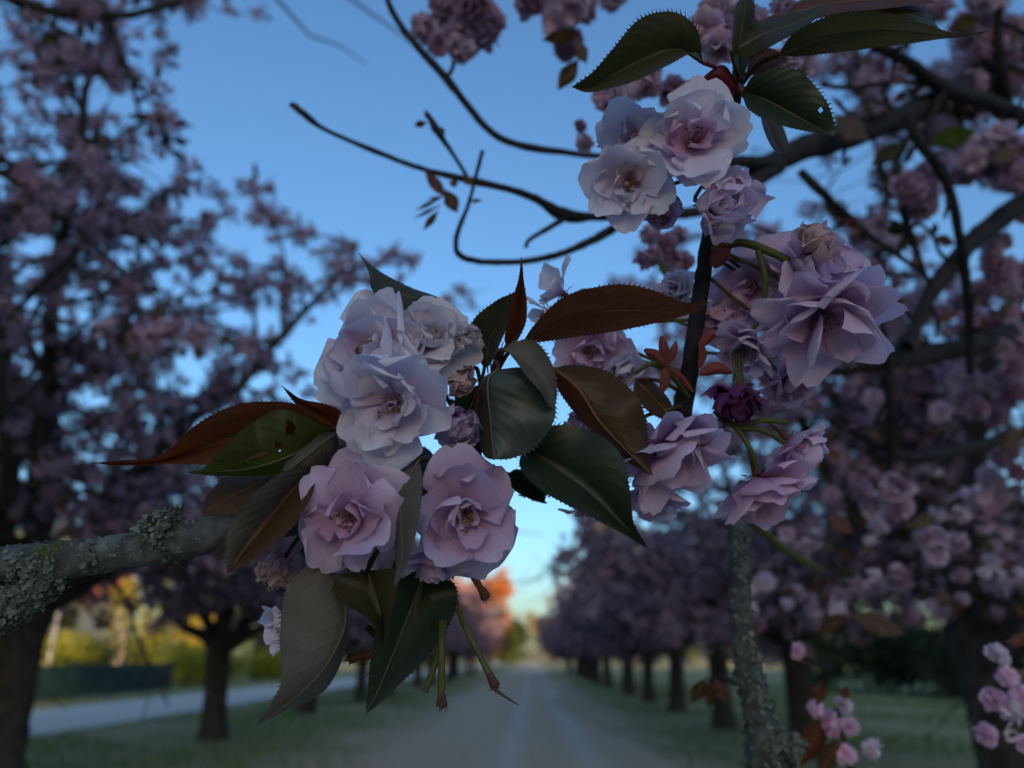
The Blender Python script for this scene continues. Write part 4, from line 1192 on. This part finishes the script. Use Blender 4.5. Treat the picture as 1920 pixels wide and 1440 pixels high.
leaf(B, [(1560, 40), (1640, 22), (1710, 30), (1766, 60)], [(1600, 50), (1660, 48), (1720, 55)], [(1590, 15), (1650, 0), (1720, 8)], (.33, .325), 'leaf_dark', 1, -1, .016, node=(1400, 110, .335), seed=26)
leaf(B, [(1428, 195), (1440, 225), (1452, 260), (1470, 290)], [(1428, 225), (1440, 262), (1455, 285)], [(1450, 205), (1470, 240), (1478, 272)], (.33, .325), 'leaf_bronze', 1, -1, .014, node=NT, seed=27)
leaf(B, [(1392, 150), (1386, 90), (1392, 40), (1402, -20)], [(1376, 110), (1374, 60), (1382, 10)], [(1405, 110), (1412, 60), (1415, 10)], (.318, .31), 'leaf_olive', 1, -1, .012, node=NT, seed=28)
leaf(B, [(1398, 140), (1430, 110), (1470, 112), (1478, 108)], [(1420, 140), (1450, 128)], [(1410, 100), (1445, 90)], (.33, .328), 'leaf_red', 1, -1, .012, node=NT, seed=29)
leaf(B, [(1190, 712), (1215, 735), (1240, 762), (1262, 790)], [(1190, 740), (1215, 770), (1240, 785)], [(1215, 710), (1245, 735), (1262, 765)], (.335, .33), 'leaf_bronze', 1, -1, .012, node=(1285, 740, .34), seed=30)
for k, (mid, w) in enumerate([([(1378, 168), (1350, 140), (1318, 148)], 20), ([(1375, 175), (1345, 180), (1305, 195)], 10), ([(1390, 170), (1425, 188), (1460, 205)], 12), ([(1385, 165), (1405, 180), (1412, 200)], 12)]):
    scale(B, mid, w, .318, 20 + k, 'scale_dark')

# ================================================================== blossom heads, twigs and limbs of the tree overhead
R0 = thing('cherry_tree', (RX, 1.95, 0), 'overhanging cherry tree with long bare twigs, dark limbs and soft purple blossom heads', 'tree')
mw0 = Matrix.Translation((RX, 1.95, 0))
put('trunk', WOOD[0][0], R0, mw0)
def dw(pts, r, seed, sides=9, mat='bark_dark', name='limb'):
    return wood(R0, name, pts, r, M[mat], sides, .09, None, seed)
# bare twigs against the sky
dw([(545, 195, .62), (572, 215, .62), (610, 243, .62), (700, 282, .62), (790, 316, .62), (880, 338, .62), (960, 356, .63), (1015, 378, .64), (1055, 402, .65), (1120, 407, .67), (1200, 400, .70), (1330, 390, .8), (1460, 310, .9)],
   [5, 7, 4, 5, 5, 7, 7, 9, 13, 8, 9, 11, 16], 110, 8, name='twig')
dw([(715, -30, .66), (740, 30, .66), (775, 78, .66), (835, 145, .66), (890, 215, .66), (935, 258, .66), (1000, 278, .66), (1060, 285, .67), (1110, 292, .68), (1250, 300, .75), (1460, 305, .9)], [6, 6, 7, 8, 7, 7, 7, 6, 6, 8, 14], 111, 8, name='twig')
dw([(880, 338, .62), (850, 290, .615), (828, 258, .61), (815, 238, .61), (800, 210, .61)], [4, 4, 6, 8, 3], 112, 7, name='twig')
dw([(1175, 405, .69), (1140, 435, .68), (1060, 473, .66), (985, 490, .64), (900, 490, .62), (862, 478, .61), (855, 455, .61), (862, 425, .61), (878, 385, .605), (890, 340, .60), (905, 282, .59)], [9, 9, 7, 6, 6, 6, 5, 5, 4, 4, 4], 113, 7, name='twig')
dw([(1062, 408, .65), (1025, 430, .64), (992, 450, .63), (985, 465, .63)], [6, 5, 4, 4], 114, 7, name='twig')
dw([(832, 148, .66), (845, 135, .66), (852, 115, .66)], [5, 4, 4], 115, 6, name='twig')
# buds and little dark leaves on them
def small_leaf(tip, base, w, d, mat, seed):
    (x1, y1), (x0, y0) = tip, base
    dx, dy = x1 - x0, y1 - y0; L = math.hypot(dx, dy); nx, ny = -dy / L * w, dx / L * w
    mx, my = (x0 + x1) / 2, (y0 + y1) / 2
    leaf(R0, [(x0, y0), (mx, my), (x1, y1)], [(mx + nx, my + ny)], [(mx - nx, my - ny)], d, mat, 1, -1, w * d / FPX * 1.15, 20, .1, None, seed, .6)
for k, (tip, base, w) in enumerate([((838, 372), (795, 318), 11), ((858, 400), (835, 355), 14), ((778, 395), (825, 372), 4), ((776, 410), (825, 385), 3.5), ((793, 432), (822, 395), 7), ((800, 375), (830, 368), 3),
                                    ((776, 235), (800, 230), 7), ((796, 205), (806, 228), 5), ((835, 252), (818, 240), 8), ((905, 375), (880, 378), 4), ((548, 192), (562, 208), 6), ((860, 345), (842, 342), 8), ((885, 348), (872, 330), 9)]):
    small_leaf(tip, base, w, .61, 'leaf_red' if k % 3 == 0 else 'leaf_bronze', 130 + k)
# thick dark limbs
limbs0 = [
    ([(1410, 320, .92), (1480, 290, .95), (1560, 262, 1.0), (1650, 235, 1.05), (1760, 190, 1.15), (1860, 130, 1.3), (1960, 60, 1.45)], [14, 22, 26, 24, 24, 24, 24]),
    ([(1640, 85, 1.0), (1700, 115, 1.05), (1770, 165, 1.1), (1850, 190, 1.2), (1960, 235, 1.35)], [9, 11, 13, 14, 16]),
    ([(1500, 705, .95), (1570, 685, 1.0), (1660, 680, 1.05), (1760, 660, 1.15), (1850, 640, 1.25), (1960, 600, 1.4)], [12, 18, 17, 18, 19, 20]),
    ([(1700, 650, 1.0), (1740, 560, 1.05), (1790, 490, 1.1), (1850, 430, 1.2), (1960, 350, 1.4)], [13, 14, 17, 19, 22]),
    ([(1540, 160, .95), (1600, 165, 1.0), (1660, 155, 1.02), (1740, 155, 1.1)], [4, 5, 5, 6]),
    ([(1700, 215, 1.0), (1725, 270, 1.0), (1770, 330, 1.02), (1795, 420, 1.05), (1815, 560, 1.1), (1820, 700, 1.15)], [10, 11, 10, 9, 9, 8]),
    ([(1500, 320, .9), (1540, 360, .9), (1590, 410, .95), (1640, 450, 1.0), (1700, 490, 1.05), (1750, 530, 1.1)], [8, 9, 7, 6, 5, 4]),
    ([(1395, 415, .8), (1480, 450, .85), (1600, 500, .9), (1720, 520, 1.0)], [3, 3, 3, 4]),
    ([(1680, 300, 1.0), (1685, 350, 1.0), (1700, 420, 1.02), (1735, 520, 1.05)], [7, 8, 7, 6]),
    ([(1560, 790, 1.0), (1640, 830, 1.05), (1700, 855, 1.1), (1800, 845, 1.2), (1960, 800, 1.4)], [6, 8, 9, 10, 12]),
    ([(1670, 660, 1.0), (1668, 740, 1.02), (1672, 830, 1.05), (1665, 900, 1.1)], [8, 9, 8, 6]),
    ([(1770, 165, 1.1), (1740, 230, 1.08), (1700, 300, 1.05)], [8, 7, 6]),
    ([(1875, -40, 1.2), (1870, 60, 1.2), (1880, 150, 1.22), (1900, 240, 1.3)], [8, 9, 10, 12]),
]
for k, (pts, r) in enumerate(limbs0): dw(pts, r, 150 + k)
# the limbs run on to the trunk outside the view
for k, (x, y, d) in enumerate([(1960, 60, 1.45), (1960, 235, 1.35), (1960, 600, 1.4), (1960, 350, 1.4), (1960, 800, 1.4)]):
    a = np.array(list(at(x, y, d))); e = np.array([RX, 1.95, 1.5]); r0 = .022
    mid_ = a * .5 + e * .5 + np.array([0, 0, .25])
    C = catmull(np.array([a, mid_, e]), 14)
    v, f = tube(C, np.linspace(.02, .09, 14), 9, .06, np.random.default_rng(k))
    put('limb', mesh_from('limb', v - a, f), R0, Matrix.Translation(a), M['bark_dark'])

rngp = random.Random(5)
def head(cx, cy, rx, ry, d, n, r, mats, seed):
    rr = random.Random(seed)
    for k in range(n):
        a = rr.uniform(0, 6.28); q = math.sqrt(rr.random())
        pompom(R0, cx + rx * q * math.cos(a), cy + ry * q * math.sin(a), d * rr.uniform(.93, 1.08), r * rr.uniform(.75, 1.2), rr.choice(mats), rr.randrange(10 ** 6))
# side twigs with young leaves off the dark limbs
rt = random.Random(12)
for k in range(46):
    pts, r = limbs0[rt.choice([0, 0, 1, 1, 2, 3, 5, 6, 8, 9, 12])]
    i = rt.randrange(len(pts) - 1); x, y, d = pts[i]
    x2, y2, d2 = pts[i + 1]; t = rt.random(); x, y, d = x + (x2 - x) * t, y + (y2 - y) * t, d + (d2 - d) * t
    if x > 1930: continue
    a = rt.uniform(0, 6.28); L = rt.uniform(40, 120)
    q = [(x, y, d)]
    for s in range(3):
        a += rt.uniform(-.5, .5); q.append((q[-1][0] + L / 3 * math.cos(a), q[-1][1] + L / 3 * math.sin(a), d + rt.uniform(-.03, .03)))
    dw(q, [5, 4, 4, 3], 400 + k, 6, name='twig')
    for s in range(rt.randint(1, 4)):
        e = q[rt.randint(1, 3)]; b = rt.uniform(0, 6.28); l = rt.uniform(16, 46)
        small_leaf((e[0] + l * math.cos(b), e[1] + l * math.sin(b)), (e[0], e[1]), l * rt.uniform(.16, .26), e[2], rt.choice(['leaf_bronze', 'leaf_olive', 'leaf_red']), 500 + 5 * k + s)
M['bud_pink'] = mat_petal('bud_pink', (0.66, 0.24, 0.44), (0.78, 0.44, 0.62), (0.84, 0.62, 0.76))
M['bud_pale'] = mat_petal('bud_pale', (0.66, 0.38, 0.50), (0.78, 0.60, 0.72), (0.84, 0.74, 0.82))
SOFT = ['soft_pink', 'soft_pink', 'soft_rose', 'soft_mauve']
M['soft_pink'] = mat_petal('soft_pink', (0.42, 0.17, 0.30), (0.56, 0.38, 0.50), (0.62, 0.47, 0.58))
M['soft_rose'] = mat_petal('soft_rose', (0.32, 0.10, 0.20), (0.46, 0.26, 0.38), (0.52, 0.35, 0.46))
M['soft_mauve'] = mat_petal('soft_mauve', (0.24, 0.08, 0.17), (0.36, 0.20, 0.31), (0.44, 0.28, 0.40))
head(858, 40, 78, 48, .68, 12, 42, SOFT, 1); head(840, 100, 40, 20, .68, 4, 26, SOFT, 2)
head(1040, 20, 60, 30, .72, 7, 34, SOFT, 3); head(1100, -5, 60, 10, .75, 4, 30, SOFT, 4); head(1085, 85, 26, 20, .74, 3, 24, ['soft_mauve'], 5)
head(1200, 165, 70, 34, .55, 9, 34, SOFT, 6); head(1095, 250, 10, 28, .6, 3, 20, SOFT, 7)
head(1345, 45, 30, 45, .45, 7, 36, SOFT, 8); head(1500, 115, 40, 18, .5, 5, 28, SOFT, 9); head(1420, 20, 60, 20, .5, 4, 34, SOFT, 10)
head(1240, 485, 46, 16, .52, 6, 24, ['soft_mauve', 'soft_rose'], 11); head(1245, 440, 34, 20, .55, 4, 24, SOFT, 12)
head(1725, 345, 40, 40, 1.0, 7, 30, ['soft_mauve', 'soft_rose'], 13)
head(1850, 110, 70, 80, 1.3, 16, 34, SOFT, 14); head(1870, 310, 70, 60, 1.2, 13, 34, SOFT, 15); head(1890, 480, 40, 60, 1.3, 9, 32, SOFT, 16)
head(1810, 20, 80, 30, 1.2, 8, 30, SOFT, 17); head(1850, 570, 70, 40, 1.4, 10, 28, SOFT, 18)
head(1600, 640, 50, 60, .9, 7, 30, SOFT, 19); head(1830, 740, 80, 60, 1.5, 14, 28, ['soft_mauve', 'soft_rose', 'soft_pink'], 20)
head(1480, 700, 40, 30, .6, 6, 28, ['soft_rose', 'soft_mauve'], 21)
head(1650, 930, 60, 40, 1.0, 9, 26, SOFT, 22); head(1770, 1030, 30, 30, .9, 3, 28, ['soft_pink'], 23)
head(1780, 230, 60, 60, 1.3, 8, 26, SOFT, 26); head(1700, 600, 60, 60, 1.5, 9, 24, SOFT, 27); head(1900, 640, 40, 60, 1.3, 8, 30, SOFT, 28); head(1880, 900, 50, 60, 1.5, 8, 26, SOFT, 29); head(1560, 760, 120, 40, 1.6, 10, 22, SOFT, 25)
for k, (tip, base, w, d, m) in enumerate([((1630, 262), (1560, 215), 24, .95, 'leaf_bronze'), ((1632, 310), (1700, 265), 16, .9, 'leaf_olive'), ((1740, 270), (1830, 245), 22, 1.0, 'leaf_green'), ((1920, 280), (1850, 300), 14, 1.0, 'leaf_bronze'),
                                          ((1045, 170), (1085, 110), 16, .62, 'leaf_bronze'), ((1015, 75), (1090, 62), 16, .66, 'leaf_bronze'), ((1100, 120), (1078, 75), 14, .66, 'leaf_bronze'), ((1780, 60), (1840, 30), 20, 1.0, 'leaf_bronze'),
                                          ((1925, 800), (1870, 850), 16, .9, 'leaf_bronze'), ((1600, 1000), (1550, 965), 16, .7, 'leaf_red'), ((1640, 1030), (1610, 1035), 9, .7, 'leaf_red'), ((1700, 1190), (1590, 1150), 20, .75, 'leaf_bronze'), ((1530, 1190), (1590, 1150), 16, .75, 'leaf_bronze'),
                                          ((1250, 525), (1235, 480), 7, .5, 'leaf_green'), ((1760, 970), (1700, 985), 14, .8, 'leaf_bronze')]):
    small_leaf(tip, base, w, d, m, 200 + k)

# small blossoms and young leaves on thin low twigs before the forked trunk
rl = random.Random(77)
for k in range(26):
    x, y, d = rl.uniform(1420, 1910), rl.uniform(880, 1160), rl.uniform(1.1, 2.4)
    a = rl.uniform(-.6, .5); L = rl.uniform(70, 170)
    q = [(x - L / 2 * math.cos(a), y - L / 2 * math.sin(a), d), (x, y + rl.uniform(-8, 8), d), (x + L / 2 * math.cos(a), y + L / 2 * math.sin(a), d)]
    dw(q, [3, 3.5, 4], 700 + k, 6, name='twig')
    for s in range(rl.randint(2, 4)):
        t = rl.random(); j = 0 if t < .5 else 1; w = (t % .5) * 2
        ex, ey = q[j][0] * (1 - w) + q[j + 1][0] * w, q[j][1] * (1 - w) + q[j + 1][1] * w
        pompom(R0, ex + rl.uniform(-6, 6), ey + rl.uniform(-8, 12), d, rl.uniform(11, 21), rl.choice(['soft_pink', 'soft_pink', 'soft_mauve', 'bud_pale']), rl.randrange(10 ** 6))
    for s in range(2):
        e = q[rl.randint(0, 2)]; b = rl.uniform(0, 6.28); l = rl.uniform(20, 44)
        small_leaf((e[0] + l * math.cos(b), e[1] + l * math.sin(b)), (e[0], e[1]), l * .24, d, rl.choice(['leaf_bronze', 'leaf_red', 'leaf_olive']), 900 + 2 * k + s)

# ================================================================== lichen stem with bud clusters, lower side
Cc = thing('cherry_branch', at(1440, 1470, .45), 'upright lichen-covered stem with a broken stub, standing before the meadow trees', 'branch')
o, path, rad = wood(Cc, 'bough', [(1446, 1500, .44), (1440, 1430, .44), (1426, 1350, .44), (1400, 1240, .45), (1388, 1140, .46), (1386, 1040, .47), (1385, 960, .48), (1392, 900, .48)], [44, 42, 30, 24, 21, 19, 15, 8], M['bark_lichen'], 16, .10, 90, 70)
flakes(Cc, path, rad, 230, 71, .0, .5, .0017, 1.2, list(cdir(.2, .1, .9)), .001)
flakes(Cc, path, rad, 120, 76, .5, .95, .0016, 1.2, list(cdir(.2, .1, .9)), .0005)
o, path, rad = wood(Cc, 'stub', [(1430, 1390, .44), (1465, 1395, .435), (1502, 1418, .43)], [30, 26, 22], M['bark_lichen'], 14, .14, 24, 72, True)
flakes(Cc, path, rad, 120, 73, 0, 1, .0020, 1.2, list(cdir(.2, .3, .9)), .001)
o, path, rad = wood(Cc, 'side_twig', [(1386, 960, .48), (1420, 985, .50), (1470, 1030, .55), (1540, 1070, .62)], [9, 9, 8, 6], M['stalk_green'], 8, .1, 20, 74)
wood(Cc, 'side_twig', [(1396, 1240, .45), (1385, 1275, .45), (1378, 1262, .45)], [12, 10, 7], M['bark_lichen'], 8, .1, 10, 75)

def bud_twig(label, wood_pts, wr, buds, leaves, d, seed):
    t = thing('bud_twig', at(*wood_pts[0]), label, 'twig')
    wood(t, 'stem', wood_pts, wr, M['bark_dark'], 8, .08, None, seed)
    for k, (x, y, r, m) in enumerate(buds):
        b = pompom(t, x, y, d, r, m, seed + k, .9)
    for k, (tip, base, w, m) in enumerate(leaves):
        (x1, y1), (x0, y0) = tip, base
        dx, dy = x1 - x0, y1 - y0; L = math.hypot(dx, dy); nx, ny = -dy / L * w, dx / L * w
        mx, my = (x0 + x1) / 2, (y0 + y1) / 2
        leaf(t, [(x0, y0), (mx, my), (x1, y1)], [(mx + nx, my + ny)], [(mx - nx, my - ny)], d, m, 1, -1, w * d / FPX * 1.15, 20, .1, None, seed + k, .6)
    return t
bud_twig('twig with bright pink buds and bronze leaves beside the broken lichen stub', [(1610, 1500, .62), (1590, 1420, .62), (1575, 1370, .62), (1570, 1330, .62)], [7, 7, 6, 4],
         [(1530, 1328, 20, 'bud_pink'), (1552, 1348, 24, 'bud_pink'), (1582, 1322, 20, 'bud_pale'), (1592, 1362, 20, 'bud_pink'), (1585, 1415, 22, 'bud_pink'), (1636, 1405, 24, 'bud_pale'), (1560, 1370, 16, 'bud_pink')],
         [((1500, 1440), (1545, 1340), 26, 'leaf_red'), ((1540, 1275), (1530, 1325), 16, 'leaf_red'), ((1590, 1285), (1575, 1320), 10, 'leaf_red'), ((1530, 1460), (1580, 1380), 22, 'leaf_bronze')], .60, 301)
bud_twig('twig strung with large bright pink blossoms beside the thick forked trunk', [(1960, 1400, .62), (1910, 1370, .62), (1895, 1320, .62), (1885, 1240, .62)], [7, 7, 6, 4],
         [(1870, 1228, 26, 'bud_pale'), (1890, 1268, 24, 'bud_pink'), (1862, 1312, 26, 'bud_pink'), (1892, 1330, 34, 'bud_pale'), (1915, 1305, 26, 'bud_pink'), (1848, 1378, 26, 'bud_pink'), (1895, 1378, 14, 'bud_pale'), (1925, 1392, 24, 'bud_pink')],
         [((1930, 1350), (1880, 1385), 12, 'leaf_dark'), ((1935, 1195), (1885, 1205), 14, 'leaf_red')], .60, 331)
bud_twig('short twig with one magenta bud in front of a cherry trunk', [(1560, 1250, .66), (1520, 1240, .66), (1498, 1222, .66)], [5, 5, 4],
         [(1496, 1220, 18, 'bud_pink')], [((1530, 1235), (1495, 1240), 8, 'leaf_red')], .66, 351)
bud_twig('withered brown leaf cluster on a thin twig beside the lichen stem', [(1400, 1300, .55), (1360, 1270, .58), (1330, 1275, .6)], [5, 4, 4], [],
         [((1295, 1320), (1325, 1270), 14, 'leaf_bronze'), ((1330, 1330), (1330, 1272), 10, 'leaf_bronze'), ((1362, 1318), (1340, 1272), 14, 'leaf_red')], .58, 361)
